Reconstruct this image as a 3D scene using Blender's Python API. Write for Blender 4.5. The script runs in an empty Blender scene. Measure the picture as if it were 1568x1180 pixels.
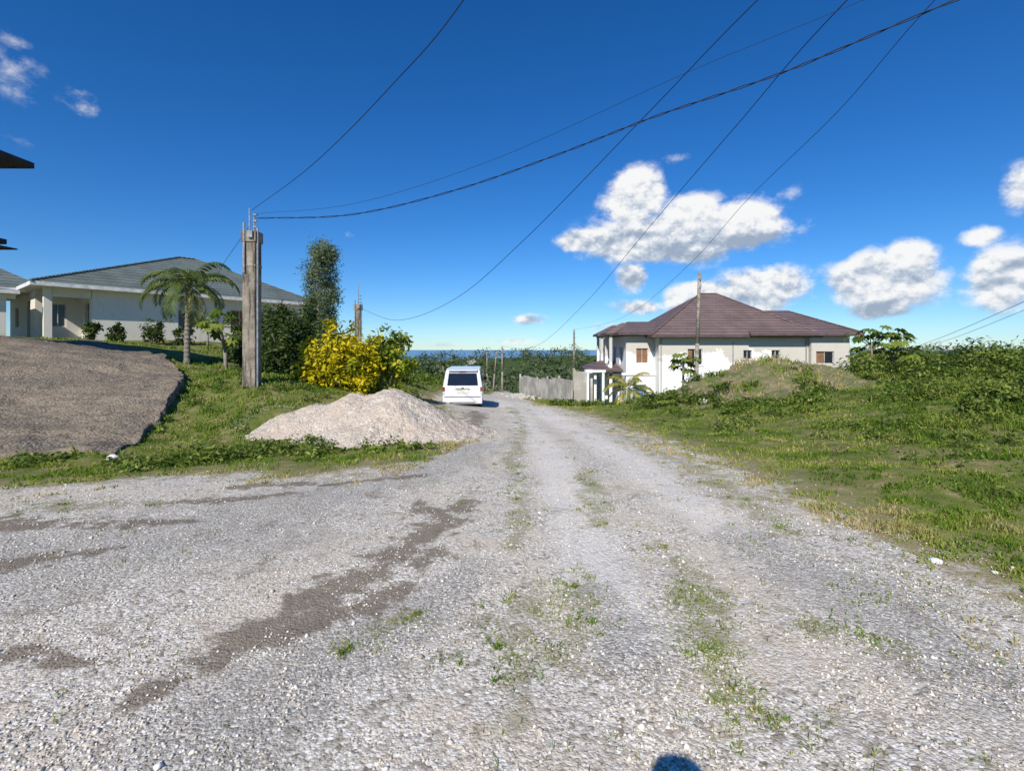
import bpy, math, random
import numpy as np
from mathutils import Vector, Matrix
rng = np.random.default_rng(7); random.seed(7)
scene = bpy.context.scene
COL = scene.collection

# ------------------------------------------------------------------ noise
TAB = np.random.default_rng(3).random((256, 256))
def vnoise(x, y):
    xi = np.floor(x).astype(int); yi = np.floor(y).astype(int)
    fx = x - xi; fy = y - yi
    fx = fx*fx*(3-2*fx); fy = fy*fy*(3-2*fy)
    a = TAB[xi % 256, yi % 256]; b = TAB[(xi+1) % 256, yi % 256]
    c = TAB[xi % 256, (yi+1) % 256]; d = TAB[(xi+1) % 256, (yi+1) % 256]
    return (a*(1-fx)+b*fx)*(1-fy) + (c*(1-fx)+d*fx)*fy
def fbm(x, y, s=1.0, o=4):
    x = np.asarray(x, float)*s; y = np.asarray(y, float)*s
    v = 0; a = .5; t = 0
    for i in range(o):
        v = v + a*vnoise(x+17.3*i, y+9.1*i); t += a; a *= .5; x = x*2.03; y = y*2.03
    return v/t
def sstep(a, b, x):
    t = np.clip((x-a)/(b-a), 0, 1); return t*t*(3-2*t)

# ------------------------------------------------------------------ terrain
CP = np.array([
 (1,0,0),(1,5,-.05),(1,10,-.25),(.5,15,-.52),(-.5,21,-.9),(0,30,-1.6),(0,41,-2.5),(-1,75,-5.4),(-2,120,-8),
 (-8,0,.05),(8,0,.15),(-6,5,0),(4,5,0),(-8.4,8,-.16),(-3,8,-.17),(3,10,-.25),(3,16,-.5),(2,22,-.95),
 (-6.9,13,.73),(-8.8,13.2,.75),(-12,11.5,.8),(-16,8,.35),(-15.7,15,1.9),(-13.3,15,1.6),(-10.9,14,1.25),
 (-25,16,2.2),(-12,18,.85),(-22,24,2.05),(-18,31,2.0),(-30,29,2.2),(-15,36,1.5),(-4.9,15,.3),(-3,13,-.2),
 (-4.8,22,.0),(-3,22,-.9),(-5.4,10,-.2),(-8.7,40,-.7),(-12,28,.8),(-4,45,-2.6),(-20,60,-1),(-50,80,-2),(-40,45,1.5),
 (8,8,.35),(15,8,.95),(14,14,.8),(22,20,.7),(10,15,.15),(5,12,-.3),(5,8,-.02),(6,18,-.65),(11,22,-.6),(20,28,-.5),
 (8,30,-2.1),(7,41,-2.9),(12,38,-3.0),(26,38,-2.8),(35,30,-.5),(50,50,-2.2),(3,60,-4.0),(15,60,-4.5),
 (0,-15,.3),(-25,-12,.5),(20,-12,.5),(60,0,1),(-60,0,2),
 (60,90,-5),(-60,120,-7),(60,130,-7),(30,250,-1.5),(5,245,-1.6),(-25,240,-2.4),(150,250,-1.8),(70,245,-1.4),(-70,250,-8),(-160,250,-8),(110,180,-3.8),
 (250,100,-1.5),(280,230,-1.5),(-250,100,-8),(0,350,-12),(0,-150,2),(300,350,-8),(-300,350,-14)], float)
CC = 1.2
_r = np.sqrt(((CP[:,None,:2]-CP[None,:,:2])**2).sum(-1)+CC*CC)
_A = np.ones((len(CP)+1,)*2); _A[:-1,:-1] = _r; _A[-1,-1] = 0
_w = np.linalg.solve(_A, np.append(CP[:,2], 0))
def base_h(x, y):
    x = np.asarray(x, float); y = np.asarray(y, float)
    z = np.full(x.shape, _w[-1])
    for i in range(len(CP)):
        z = z + _w[i]*np.sqrt((x-CP[i,0])**2+(y-CP[i,1])**2+CC*CC)
    r = np.sqrt(x*x+y*y)
    z = z + (fbm(x, y, .03, 3)-.5)*3.0*sstep(90, 220, r)
    f = sstep(330, 620, r)
    return z*(1-f) + (-85)*f
YL = ([-60,-8,-5.85,-3.88,-3.17,-1.36,-.97,-.7],[3.5,5.2,5.6,6.7,6.2,7.1,8.7,10.6])
XL = ([0,10.6,15.2,19,21,27,30,41,60,75,120,200],[-.6,-.7,-1.7,-3.0,-3.4,-3.4,-3.0,-2.4,-1.7,-2.2,-6,-20])
XR = ([-60,0,3,5,7,9.5,13,16,20,41,60,75,120,200],[3.6,3.2,3.1,2.9,2.9,2.7,2.5,2.1,1.7,.95,.8,.6,-3,-16])
def gdist(x, y):
    sl = np.minimum(y-np.interp(x, YL[0], YL[1]), np.interp(y, XL[0], XL[1])-x)
    sr = x-np.interp(y, XR[0], XR[1])
    return np.maximum(sl, sr)
def height(x, y):
    x = np.asarray(x, float); y = np.asarray(y, float)
    g = gdist(x, y)
    z = base_h(x, y)
    z = z + (fbm(x, y, .7, 3)-.5)*.26*sstep(.3, 2.5, g)
    z = z + (fbm(x, y, 1.3, 3)-.5)*.05
    return z
MC = (11.0, 21.5)
def mound(x, y):
    q = ((x-MC[0])/3.4)**2+((y-MC[1])/2.9)**2
    b = 1.45*np.exp(-q**1.25) + .4*np.exp(-((x-7.5)/1.6)**2-((y-20.5)/1.6)**2)
    return b*(.78+.44*fbm(x, y, .9, 4))
def height2(x, y):
    return height(x, y)+mound(np.asarray(x, float), np.asarray(y, float))
def H(x, y): return float(height(np.array([x]), np.array([y]))[0])
def segd(x, y, pts):
    d = np.full(np.shape(x), 1e9)
    for (ax, ay, aw), (bx, by, bw) in zip(pts[:-1], pts[1:]):
        L = (bx-ax)**2+(by-ay)**2
        t = np.clip(((x-ax)*(bx-ax)+(y-ay)*(by-ay))/L, 0, 1)
        dd = np.sqrt((x-ax-t*(bx-ax))**2+(y-ay-t*(by-ay))**2)/(aw+(bw-aw)*t)
        d = np.minimum(d, dd)
    return d
def lines(L):
    def f(x, y):
        d = np.full(np.shape(x), 1e9)
        for s in L: d = np.minimum(d, segd(x, y, s))
        return np.clip(2.0-d, 0, 2.0)/2.0
    return f
stain = lines([[(-1.75,2.1,.06),(-1.5,2.75,.15),(-1.1,3.3,.22),(-.8,4.2,.20),(-.5,5.3,.20)],
          [(-1.5,2.6,.10),(-.75,3.3,.14)],[(-1.2,3.4,.2),(-.6,3.9,.15)],
          [(-3.3,5.95,.14),(-2.2,6.15,.12),(-1.2,6.6,.10)], [(-5,4.4,.26),(-3,4.6,.10)], [(-4.2,3.3,.22),(-3.2,3.9,.12)],
          [(-3.6,5.2,.12),(-2.6,5.6,.14)], [(-1.9,9.6,.2),(-.9,12.3,.3),(-1.2,16,.35)],[(-2.2,18,.5),(-1.2,21,.6)],[(-1.0,5.2,.12),(-.5,4.6,.15)],
          [(-2.9,2.6,.10),(-2.2,2.5,.06)]])
weedm = lines([[(1.0,2.2,.10),(1.05,2.7,.2),(1.25,3.4,.24),(1.2,4.0,.14)], [(0,4,.08),(.1,5,.14),(.0,7.5,.22),(.3,12,.25),(.0,20,.3)],
         [(.8,4.6,.14),(.95,5.6,.25),(1.05,7,.15)], [(2.4,4.3,.15),(2.6,5.2,.3),(2.6,7,.35),(2.4,12,.3)],
         [(-4.8,5.0,.35),(-3.6,5.2,.15)], [(.0,2.2,.14),(.05,3.2,.18)],[(.3,2.6,.15),(.4,3.4,.18)],[(-.9,2.6,.08),(-.6,3.,.1)],[(1.6,3.0,.12),(2.1,2.6,.12)]])
asph = lines([[(-5,3,1.2),(-3.0,4.2,1.0),(-1.2,7,.5),(-.6,9.5,.35)], [(2.4,2.4,.45),(2.3,3.3,.4),(2.0,4.2,.25)], [(-1.2,2.0,.4),(-.3,3.6,.2)],[(.6,2.5,.2),(.6,3.2,.2)]])
tracks = lines([[(.6,3.0,.25),(.65,8,.3),(.2,16,.35),(-.6,30,.5)],[(1.9,4.5,.25),(1.8,8,.3),(1.2,16,.4),(.5,30,.5)]])

# ------------------------------------------------------------------ mesh helpers
def np_mesh(name, V, F, mats, attrs=None, smooth=False, parent=None):
    V = np.asarray(V, np.float32); F = np.asarray(F, np.int32)
    me = bpy.data.meshes.new(name)
    me.vertices.add(len(V)); me.vertices.foreach_set('co', V.ravel())
    n, k = F.shape
    me.loops.add(n*k); me.loops.foreach_set('vertex_index', F.ravel())
    me.polygons.add(n); me.polygons.foreach_set('loop_start', np.arange(n, dtype=np.int32)*k)
    me.update(calc_edges=True)
    if attrs:
        for an, av in attrs.items():
            a = me.attributes.new(an, 'FLOAT', 'POINT'); a.data.foreach_set('value', np.asarray(av, np.float32))
    if smooth: me.polygons.foreach_set('use_smooth', np.ones(n, bool))
    for m in (mats if isinstance(mats, (list, tuple)) else [mats]): me.materials.append(m)
    ob = bpy.data.objects.new(name, me); COL.objects.link(ob)
    if parent: ob.parent = parent
    return ob
def empty(name, loc=(0,0,0), rz=0):
    e = bpy.data.objects.new(name, None); COL.objects.link(e)
    e.location = loc; e.rotation_euler = (0, 0, rz); e.empty_display_size = .3
    return e
class MB:
    def __init__(s): s.v = []; s.f = []; s.m = []
    def face(s, pts, m=0):
        i = len(s.v); s.v += [tuple(p) for p in pts]; s.f.append(tuple(range(i, i+len(pts)))); s.m.append(m)
    def obox(s, o, a, b, c, m=0):
        o, a, b, c = map(Vector, (o, a, b, c))
        p = [o, o+a, o+a+b, o+b, o+c, o+a+c, o+a+b+c, o+b+c]
        i = len(s.v); s.v += [tuple(q) for q in p]
        for f in ((0,3,2,1),(4,5,6,7),(0,1,5,4),(1,2,6,5),(2,3,7,6),(3,0,4,7)):
            s.f.append(tuple(i+j for j in f)); s.m.append(m)
    def box(s, x0,x1,y0,y1,z0,z1, m=0): s.obox((x0,y0,z0),(x1-x0,0,0),(0,y1-y0,0),(0,0,z1-z0), m)
    def cyl(s, p0, p1, r0, r1, n=8, m=0, cap=True):
        p0, p1 = Vector(p0), Vector(p1); d = (p1-p0).normalized()
        a = d.orthogonal().normalized(); b = d.cross(a); i = len(s.v)
        for p, r in ((p0, r0), (p1, r1)):
            for k in range(n):
                t = 2*math.pi*k/n; s.v.append(tuple(p+a*math.cos(t)*r+b*math.sin(t)*r))
        for k in range(n):
            s.f.append((i+k, i+(k+1)%n, i+n+(k+1)%n, i+n+k)); s.m.append(m)
        if cap:
            s.f.append(tuple(i+k for k in range(n-1,-1,-1))); s.m.append(m)
            s.f.append(tuple(i+n+k for k in range(n))); s.m.append(m)
    def tube(s, pts, rs, n=8, m=0):
        for i in range(len(pts)-1): s.cyl(pts[i], pts[i+1], rs[i], rs[i+1], n, m, cap=(i == 0 or i == len(pts)-2))
    def obj(s, name, mats, parent=None, smooth=False, bevel=0):
        me = bpy.data.meshes.new(name); me.from_pydata(s.v, [], s.f)
        for m in (mats if isinstance(mats, (list, tuple)) else [mats]): me.materials.append(m)
        me.polygons.foreach_set('material_index', s.m)
        if smooth: me.polygons.foreach_set('use_smooth', [True]*len(s.f))
        me.update()
        ob = bpy.data.objects.new(name, me); COL.objects.link(ob)
        if parent: ob.parent = parent
        if bevel:
            b = ob.modifiers.new('b', 'BEVEL'); b.width = bevel; b.segments = 3; b.limit_method = 'ANGLE'; b.angle_limit = math.radians(25)
        return ob

# ------------------------------------------------------------------ materials
class NT:
    def __init__(s, tree): s.t = tree; s.n = tree.nodes; s.l = tree.links
    def node(s, typ, **kw):
        n = s.n.new(typ)
        for k, v in kw.items(): setattr(n, k, v)
        return n
    def set(s, sock, v):
        if isinstance(v, bpy.types.NodeSocket): s.l.new(v, sock)
        elif v is not None: sock.default_value = v
    def math(s, op, a, b=None, c=None, clamp=False):
        n = s.node('ShaderNodeMath', operation=op, use_clamp=clamp)
        for i, v in enumerate((a, b, c)):
            if v is not None: s.set(n.inputs[i], v)
        return n.outputs[0]
    def mix(s, f, a, b, bt='MIX'):
        n = s.node('ShaderNodeMix', data_type='RGBA', blend_type=bt)
        s.set(n.inputs[0], f)
        for i, v in ((6, a), (7, b)):
            if isinstance(v, tuple) and len(v) == 3: v = (*v, 1)
            s.set(n.inputs[i], v)
        return n.outputs[2]
    def ss(s, x, a, b, lo=0., hi=1.):
        n = s.node('ShaderNodeMapRange', interpolation_type='SMOOTHSTEP'); s.set(n.inputs[0], x)
        n.inputs[1].default_value = a; n.inputs[2].default_value = b; n.inputs[3].default_value = lo; n.inputs[4].default_value = hi
        return n.outputs[0]
    def noise(s, vec, scale, detail=4, rough=.55, out=0):
        n = s.node('ShaderNodeTexNoise'); s.set(n.inputs['Vector'], vec)
        n.inputs['Scale'].default_value = scale; n.inputs['Detail'].default_value = detail; n.inputs['Roughness'].default_value = rough
        return n.outputs[out]
    def voro(s, vec, scale, feature='F1'):
        n = s.node('ShaderNodeTexVoronoi', feature=feature); s.set(n.inputs['Vector'], vec); n.inputs['Scale'].default_value = scale
        return n
    def ramp(s, f, stops, interp='LINEAR'):
        n = s.node('ShaderNodeValToRGB'); s.set(n.inputs[0], f); cr = n.color_ramp; cr.interpolation = interp
        while len(cr.elements) < len(stops): cr.elements.new(.5)
        for e, (p, c) in zip(cr.elements, stops): e.position = p; e.color = (*c, 1)
        return n.outputs[0]
    def attr(s, name):
        n = s.node('ShaderNodeAttribute'); n.attribute_name = name; return n.outputs['Fac']
    def bump(s, h, strength, dist):
        n = s.node('ShaderNodeBump'); s.set(n.inputs['Height'], h); n.inputs['Strength'].default_value = strength; n.inputs['Distance'].default_value = dist
        return n.outputs[0]
def newmat(name):
    m = bpy.data.materials.new(name); m.use_nodes = True; t = NT(m.node_tree)
    b = m.node_tree.nodes['Principled BSDF']
    return m, t, b
def objco(t): return t.node('ShaderNodeTexCoord').outputs['Object']
def simple(name, col, rough=.7, var=.25, scale=3, metal=0, bump=0, spec=.3):
    m, t, b = newmat(name); co = objco(t)
    n = t.noise(co, scale, 4)
    f = t.ss(n, .3, .7)
    t.set(b.inputs['Base Color'], t.mix(f, tuple(c*(1-var) for c in col), tuple(min(1, c*(1+var*.6)) for c in col)))
    b.inputs['Roughness'].default_value = rough; b.inputs['Metallic'].default_value = metal
    b.inputs['Specular IOR Level'].default_value = spec
    if bump: t.set(b.inputs['Normal'], t.bump(t.noise(co, scale*8, 3), bump, .02))
    return m
def leafmat(name, cols, trans=.25, rough=.55):
    m = bpy.data.materials.new(name); m.use_nodes = True; t = NT(m.node_tree)
    b = m.node_tree.nodes['Principled BSDF']; o = m.node_tree.nodes['Material Output']
    c = t.ramp(t.attr('t'), [(i/(len(cols)-1), k) for i, k in enumerate(cols)])
    t.set(b.inputs['Base Color'], c); b.inputs['Roughness'].default_value = rough; b.inputs['Specular IOR Level'].default_value = .2
    if trans:
        tr = t.node('ShaderNodeBsdfTranslucent'); t.set(tr.inputs[0], t.mix(.5, c, (.28,.40,.03), 'MIX'))
        mx = t.node('ShaderNodeMixShader'); mx.inputs[0].default_value = trans
        t.l.new(b.outputs[0], mx.inputs[1]); t.l.new(tr.outputs[0], mx.inputs[2]); t.l.new(mx.outputs[0], o.inputs[0])
    return m

def ground_material():
    m, t, b = newmat('ground_mix'); co = objco(t)
    g = t.attr('g'); dk = t.attr('dk'); wd = t.attr('wd'); asp = t.attr('asp'); trk = t.attr('trk')
    v1 = t.voro(co, 44); v2 = t.voro(co, 95)
    def grey(v):
        s = t.node('ShaderNodeSeparateColor'); t.set(s.inputs[0], v.outputs['Color']); return s.outputs[0]
    big = t.noise(co, .9, 5, .62); med = t.noise(co, 4.5, 6, .68); fine = t.noise(co, 60, 3, .7)
    st1 = t.ramp(grey(v1), [(0,(.24,.205,.16)),(.3,(.53,.475,.39)),(.75,(.78,.72,.62)),(1,(.95,.91,.83))])
    st2 = t.ramp(grey(v2), [(0,(.26,.225,.175)),(.5,(.62,.56,.465)),(1,(.90,.84,.74))])
    sm = t.ss(t.noise(co, 6, 3), .42, .58)
    gravel = t.mix(sm, st2, st1)
    gap = t.ss(v1.outputs['Distance'], .25, .75)
    gravel = t.mix(t.math('MULTIPLY', t.math('MULTIPLY', gap, sm), .4), gravel, (.24,.20,.15))
    dust = t.mix(fine, (.58,.485,.36), (.76,.66,.51))
    dm = t.ss(t.math('ADD', t.math('MULTIPLY', big, .6), t.math('MULTIPLY', med, .4)), .46, .58)
    gravel = t.mix(t.math('MULTIPLY', dm, .6), gravel, dust)
    gravel = t.mix(t.math('MULTIPLY', t.ss(trk, .2, .8), .45), gravel, (.86,.80,.71))
    aspc = t.ramp(grey(v2), [(0,(.16,.15,.13)),(.6,(.35,.33,.29)),(.85,(.54,.51,.455)),(1,(.84,.80,.73))])
    am = t.ss(t.math('ADD', asp, t.math('MULTIPLY', t.math('SUBTRACT', t.math('ADD', t.math('MULTIPLY', big, .5), t.math('MULTIPLY', med, .5)), .5), 3.2)), .25, .75)
    c = t.mix(t.math('MULTIPLY', am, .62), gravel, aspc)
    soil = t.mix(fine, (.085,.068,.048), (.28,.22,.155))
    brk = t.math('SUBTRACT', t.math('ADD', t.math('MULTIPLY', med, .75), t.math('MULTIPLY', big, .25)), .5)
    sd = t.ss(t.math('ADD', dk, t.math('MULTIPLY', brk, 4.2)), .40, .84)
    c = t.mix(t.math('MULTIPLY', sd, .80), c, soil)
    sd2 = t.ss(t.noise(co, 2.3, 7, .76), .555, .665)
    c = t.mix(t.math('MULTIPLY', sd2, .55), c, soil)
    sd3 = t.ss(t.noise(co, 9, 5, .7), .59, .70)
    c = t.mix(t.math('MULTIPLY', sd3, .38), c, (.23,.185,.13))
    wm = t.ss(t.math('ADD', wd, t.math('MULTIPLY', brk, 4.2)), .5, 1.05)
    c = t.mix(t.math('MULTIPLY', wm, .5), c, t.mix(fine, (.22,.17,.095), (.22,.24,.10)))
    lo = t.noise(co, 1.7, 6, .68)
    gm = t.ss(t.math('ADD', g, t.math('MULTIPLY', t.math('SUBTRACT', t.math('ADD', t.math('MULTIPLY', lo, .5), t.math('MULTIPLY', med, .5)), .5), 4.2)), -.1, .6)
    gc = t.ramp(t.math('ADD', t.math('MULTIPLY', lo, .45), t.math('MULTIPLY', med, .55)), [(.36,(.09,.12,.025)),(.48,(.15,.175,.04)),(.56,(.23,.205,.08)),(.66,(.37,.295,.185))])
    edge = t.ss(g, .0, 1.5, 1., 0.)
    gc = t.mix(t.math('MULTIPLY', edge, .6), gc, (.38,.30,.185))
    sx = t.node('ShaderNodeSeparateXYZ'); t.set(sx.inputs[0], co)
    fr = t.ss(sx.outputs[1], 30, 70)
    gc = t.mix(fr, gc, t.ramp(big, [(.35,(.04,.065,.018)),(.6,(.08,.12,.03)),(.75,(.15,.16,.06))]))
    c = t.mix(gm, c, gc)
    t.set(b.inputs['Base Color'], c); b.inputs['Roughness'].default_value = .95; b.inputs['Specular IOR Level'].default_value = .1
    h = t.math('SUBTRACT', t.math('ADD', t.math('MULTIPLY', fine, .9), t.math('MULTIPLY', med, 1.6)), t.math('ADD', t.math('MULTIPLY', v1.outputs['Distance'], .8), t.math('MULTIPLY', v2.outputs['Distance'], .5)))
    t.set(b.inputs['Normal'], t.bump(h, .65, .012))
    return m
M_ground = ground_material()

def chips_material(name, lo, mid, hi, scale, tint, rough=.9, bump=.7, patch=None):
    m, t, b = newmat(name); co = objco(t)
    v = t.voro(co, scale); v2 = t.voro(co, scale*2.6)
    s = t.node('ShaderNodeSeparateColor'); t.set(s.inputs[0], v.outputs['Color'])
    s2 = t.node('ShaderNodeSeparateColor'); t.set(s2.inputs[0], v2.outputs['Color'])
    c = t.mix(t.ss(t.noise(co, 5, 4), .4, .6), t.ramp(s.outputs[0], [(0,lo),(.5,mid),(1,hi)]), t.ramp(s2.outputs[0], [(0,lo),(.5,mid),(1,hi)]))
    c = t.mix(t.ss(t.noise(co, 1.1, 5, .65), .35, .7, 0, .75), c, tint)
    nz = t.noise(co, 9, 4)
    if patch:
        mp = t.node('ShaderNodeMapping'); t.set(mp.inputs[0], co); mp.inputs['Scale'].default_value = (.35, 1.2, 1.2)
        c = t.mix(t.ss(t.noise(mp.outputs[0], 1.6, 7, .72), .46, .60, 0, .8), c, patch)
        c = t.mix(t.ss(nz, .5, .65, 0, .55), c, lo)
    t.set(b.inputs['Base Color'], c); b.inputs['Roughness'].default_value = rough; b.inputs['Specular IOR Level'].default_value = .1
    h = t.math('ADD', t.math('SUBTRACT', 1, v.outputs['Distance']), t.math('MULTIPLY', nz, 1.6))
    t.set(b.inputs['Normal'], t.bump(h, bump, .025))
    return m
M_pile = chips_material('crushed_stone', (.24,.20,.155), (.50,.435,.355), (.74,.67,.575), 26, (.55,.44,.335))
M_drive = chips_material('driveway_surface', (.085,.072,.054), (.17,.143,.108), (.34,.295,.24), 22, (.22,.175,.125), bump=.9, patch=(.30,.24,.17))

def wall_mat(name, white=(.80,.79,.76), plaster=(.50,.47,.41), thr=.5, w=.1, sc=.45, zband=None):
    m, t, b = newmat(name); co = objco(t)
    f0 = t.noise(co, sc, 6, .6)
    if zband:
        sx = t.node('ShaderNodeSeparateXYZ'); t.set(sx.inputs[0], co)
        zz = t.math('MULTIPLY', t.math('SUBTRACT', sx.outputs[2], zband[0]), .16)
        xx = t.ss(sx.outputs[0], zband[1]-1.0, zband[1]+1.0, 0, .4)
        f0 = t.math('ADD', f0, t.math('ADD', t.math('MAXIMUM', zz, -.25), xx))
    f = t.ss(f0, thr-w, thr+w)
    c = t.mix(f, white, plaster)
    c = t.mix(t.ss(t.noise(co, 3, 6, .7), .5, .75, 0, .3), c, (.40,.37,.32))
    mp = t.node('ShaderNodeMapping'); t.set(mp.inputs[0], co); mp.inputs['Scale'].default_value = (3, 3, .25)
    c = t.mix(t.ss(t.noise(mp.outputs[0], 1.2, 5, .7), .55, .75, 0, .35), c, (.34,.31,.26))
    t.set(b.inputs['Base Color'], c); b.inputs['Roughness'].default_value = .85; b.inputs['Specular IOR Level'].default_value = .2
    return m
M_wallR = wall_mat('painted_render', white=(.88,.87,.83), plaster=(.60,.56,.48), thr=.5, w=.035, sc=.55, zband=(1.1, 22.6))
M_wallL = wall_mat('cream_render', white=(.80,.75,.66), plaster=(.73,.675,.58), thr=.5, w=.2)
M_wallRaw = wall_mat('raw_blockwork', white=(.60,.57,.51), plaster=(.36,.335,.285), thr=.47, w=.12, sc=.6)
def concrete_mat():
    m, t, b = newmat('weathered_concrete'); co = objco(t)
    c = t.ramp(t.noise(co, 2.5, 6, .7), [(.3,(.11,.092,.068)),(.5,(.26,.22,.165)),(.7,(.42,.36,.28))])
    mp = t.node('ShaderNodeMapping'); t.set(mp.inputs[0], co); mp.inputs['Scale'].default_value = (6, 6, .6)
    c = t.mix(t.ss(t.noise(mp.outputs[0], 1.3, 6, .7), .47, .60, 0, .85), c, (.05,.042,.034))
    t.set(b.inputs['Base Color'], c); b.inputs['Roughness'].default_value = .9
    t.set(b.inputs['Normal'], t.bump(t.noise(co, 12, 5, .7), .6, .03))
    return m
M_conc = concrete_mat()
def roof_mat(name, col, row=.36, rib=.3):
    m, t, b = newmat(name); co = objco(t)
    sx = t.node('ShaderNodeSeparateXYZ'); t.set(sx.inputs[0], co)
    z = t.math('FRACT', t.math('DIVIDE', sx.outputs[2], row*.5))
    ribs = t.math('SINE', t.math('MULTIPLY', t.math('ADD', sx.outputs[0], sx.outputs[1]), 2*math.pi/rib))
    n = t.ss(t.noise(co, .8, 5, .7), .3, .7)
    c = t.mix(n, tuple(k*.8 for k in col), tuple(k*1.2 for k in col))
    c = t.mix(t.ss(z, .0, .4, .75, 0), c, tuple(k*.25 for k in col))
    t.set(b.inputs['Base Color'], c); b.inputs['Roughness'].default_value = .6; b.inputs['Specular IOR Level'].default_value = .3
    h = t.math('ADD', t.math('MULTIPLY', ribs, .35), z)
    t.set(b.inputs['Normal'], t.bump(h, .9, .06))
    return m
M_roofL = roof_mat('green_grey_roof_tiles', (.15,.18,.16), .42)
M_roofR = roof_mat('brown_roof_tiles', (.175,.122,.112), .5)
M_fascia = simple('white_fascia', (.78,.76,.72), .6)
M_fasciaD = simple('dark_fascia', (.12,.085,.08), .6)
M_glass = simple('window_glass', (.02,.025,.03), .08, .1, spec=.6)
M_blue = simple('blue_window_pane', (.16,.28,.45), .3)  # plain blue colour for some of the window panes
M_wood = simple('brown_board', (.27,.14,.07), .8, .3, 6)
M_alum = simple('aluminium_frame', (.55,.55,.54), .4)
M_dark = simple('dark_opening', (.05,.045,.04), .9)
M_pole = simple('weathered_timber', (.33,.29,.225), .9, .4, 5, bump=.4)
M_bark = simple('bark', (.19,.155,.12), .95, .4, 9, bump=.5)
M_palmbark = simple('palm_bark', (.27,.235,.19), .95, .35, 12, bump=.5)
M_wire = simple('black_cable', (.012,.012,.014), .6, .1)
M_metal = simple('galvanised_pipe', (.30,.31,.32), .5, .3, 8)

M_leaf = leafmat('green_leaves', [(.03,.055,.010), (.075,.12,.017), (.145,.205,.03), (.27,.31,.06)])
M_leafdk = leafmat('dark_leaves', [(.012,.022,.008), (.025,.05,.013), (.055,.09,.02), (.11,.15,.045)])
M_yellow = leafmat('yellow_croton_leaves', [(.12,.17,.012), (.36,.34,.012), (.64,.49,.010), (.76,.60,.02)], .3)
M_yg = leafmat('yellow_green_leaves', [(.05,.09,.01), (.14,.21,.015), (.32,.36,.02), (.60,.53,.03)], .3)
M_cas = leafmat('casuarina_needles', [(.06,.085,.05), (.11,.15,.075), (.17,.215,.11), (.24,.275,.16)], .25)
M_palm = leafmat('palm_leaves', [(.025,.048,.012), (.065,.105,.022), (.13,.18,.04), (.30,.26,.08)], .2)
M_palmY = leafmat('young_palm_leaves', [(.14,.18,.02), (.31,.30,.04), (.52,.42,.08), (.64,.49,.17)], .3)
M_grass = leafmat('grass_blades', [(.07,.13,.012), (.145,.24,.02), (.25,.32,.038), (.40,.34,.12), (.58,.46,.26)], .3)
M_far = leafmat('distant_foliage', [(.04,.06,.028), (.065,.10,.042), (.11,.145,.06), (.165,.19,.09)], .15)
M_stone = leafmat('limestone_chips', [(.24,.205,.16), (.52,.46,.375), (.72,.66,.57), (.90,.86,.78)], 0, .9)

# ------------------------------------------------------------------ ground sheet
def axis(a, b, step, lo, hi, rate):
    mid = list(np.arange(a, b+1e-6, step)); s = step; x = mid[-1]; up = []
    while x < hi: s *= rate; x += s; up.append(x)
    s = step; x = mid[0]; dn = []
    while x > lo: s *= rate; x -= s; dn.append(x)
    return np.array(dn[::-1]+mid+up)
xs = axis(-9, 9, .11, -900, 900, 1.06); ys = axis(1.2, 14, .1, -300, 900, 1.05)
X, Y = np.meshgrid(xs, ys)
Z = height(X, Y)
nx, ny = len(xs), len(ys)
V = np.stack([X.ravel(), Y.ravel(), Z.ravel()], 1)
idx = np.arange(nx*ny).reshape(ny, nx)
F = np.stack([idx[:-1,:-1], idx[:-1,1:], idx[1:,1:], idx[1:,:-1]], -1).reshape(-1, 4)
gd = gdist(X, Y).ravel()
AT = dict(g=np.clip(gd, -4, 4), dk=stain(X, Y).ravel(), wd=weedm(X, Y).ravel(), asp=asph(X, Y).ravel(), trk=tracks(X, Y).ravel())
np_mesh('ground', V, F, M_ground, AT, smooth=True)
fm = (gd[F].min(1) < .15) & (V[F[:,0],1] < 130) & (V[F[:,0],1] > -40) & (np.abs(V[F[:,0],0]) < 40)
Fr = F[fm]; used = np.unique(Fr); remap = -np.ones(len(V), int); remap[used] = np.arange(len(used))
Vr = V[used].copy(); Vr[:,2] += .006
np_mesh('gravel_road', Vr, remap[Fr], M_ground, {k: v[used] for k, v in AT.items()}, smooth=True)

# sea, with pale distance haze put into its base colour
m, t, b = newmat('sea_water')
b.inputs['Base Color'].default_value = (.16,.32,.48,1); b.inputs['Roughness'].default_value = .6; b.inputs['Specular IOR Level'].default_value = .15
mb = MB(); mb.face([(-60000,-3000,-60),(60000,-3000,-60),(60000,60000,-60),(-60000,60000,-60)]); mb.obj('sea', m)

# grassy mound
mx_ = np.linspace(MC[0]-7.5, MC[0]+7.5, 150); my_ = np.linspace(MC[1]-6.5, MC[1]+6.5, 130)
X, Y = np.meshgrid(mx_, my_); mm = mound(X, Y); Z = height(X, Y)+np.where(mm > .04, mm+(fbm(X, Y, 4, 3)-.5)*.14, -.1)
idx = np.arange(X.size).reshape(X.shape)
Fm = np.stack([idx[:-1,:-1], idx[:-1,1:], idx[1:,1:], idx[1:,:-1]], -1).reshape(-1, 4)
m, t, b = newmat('dry_grass_soil'); co = objco(t)
t.set(b.inputs['Base Color'], t.ramp(t.noise(co, 2.2, 7, .7), [(.36,(.10,.13,.035)),(.48,(.16,.16,.06)),(.57,(.24,.19,.11)),(.68,(.34,.26,.17))]))
b.inputs['Roughness'].default_value = .95; t.set(b.inputs['Normal'], t.bump(t.noise(co, 14, 5, .7), .8, .05)); M_mound = m
np_mesh('grassy_mound', np.stack([X.ravel(), Y.ravel(), Z.ravel()], 1), Fm, M_mound, smooth=True)

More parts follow.
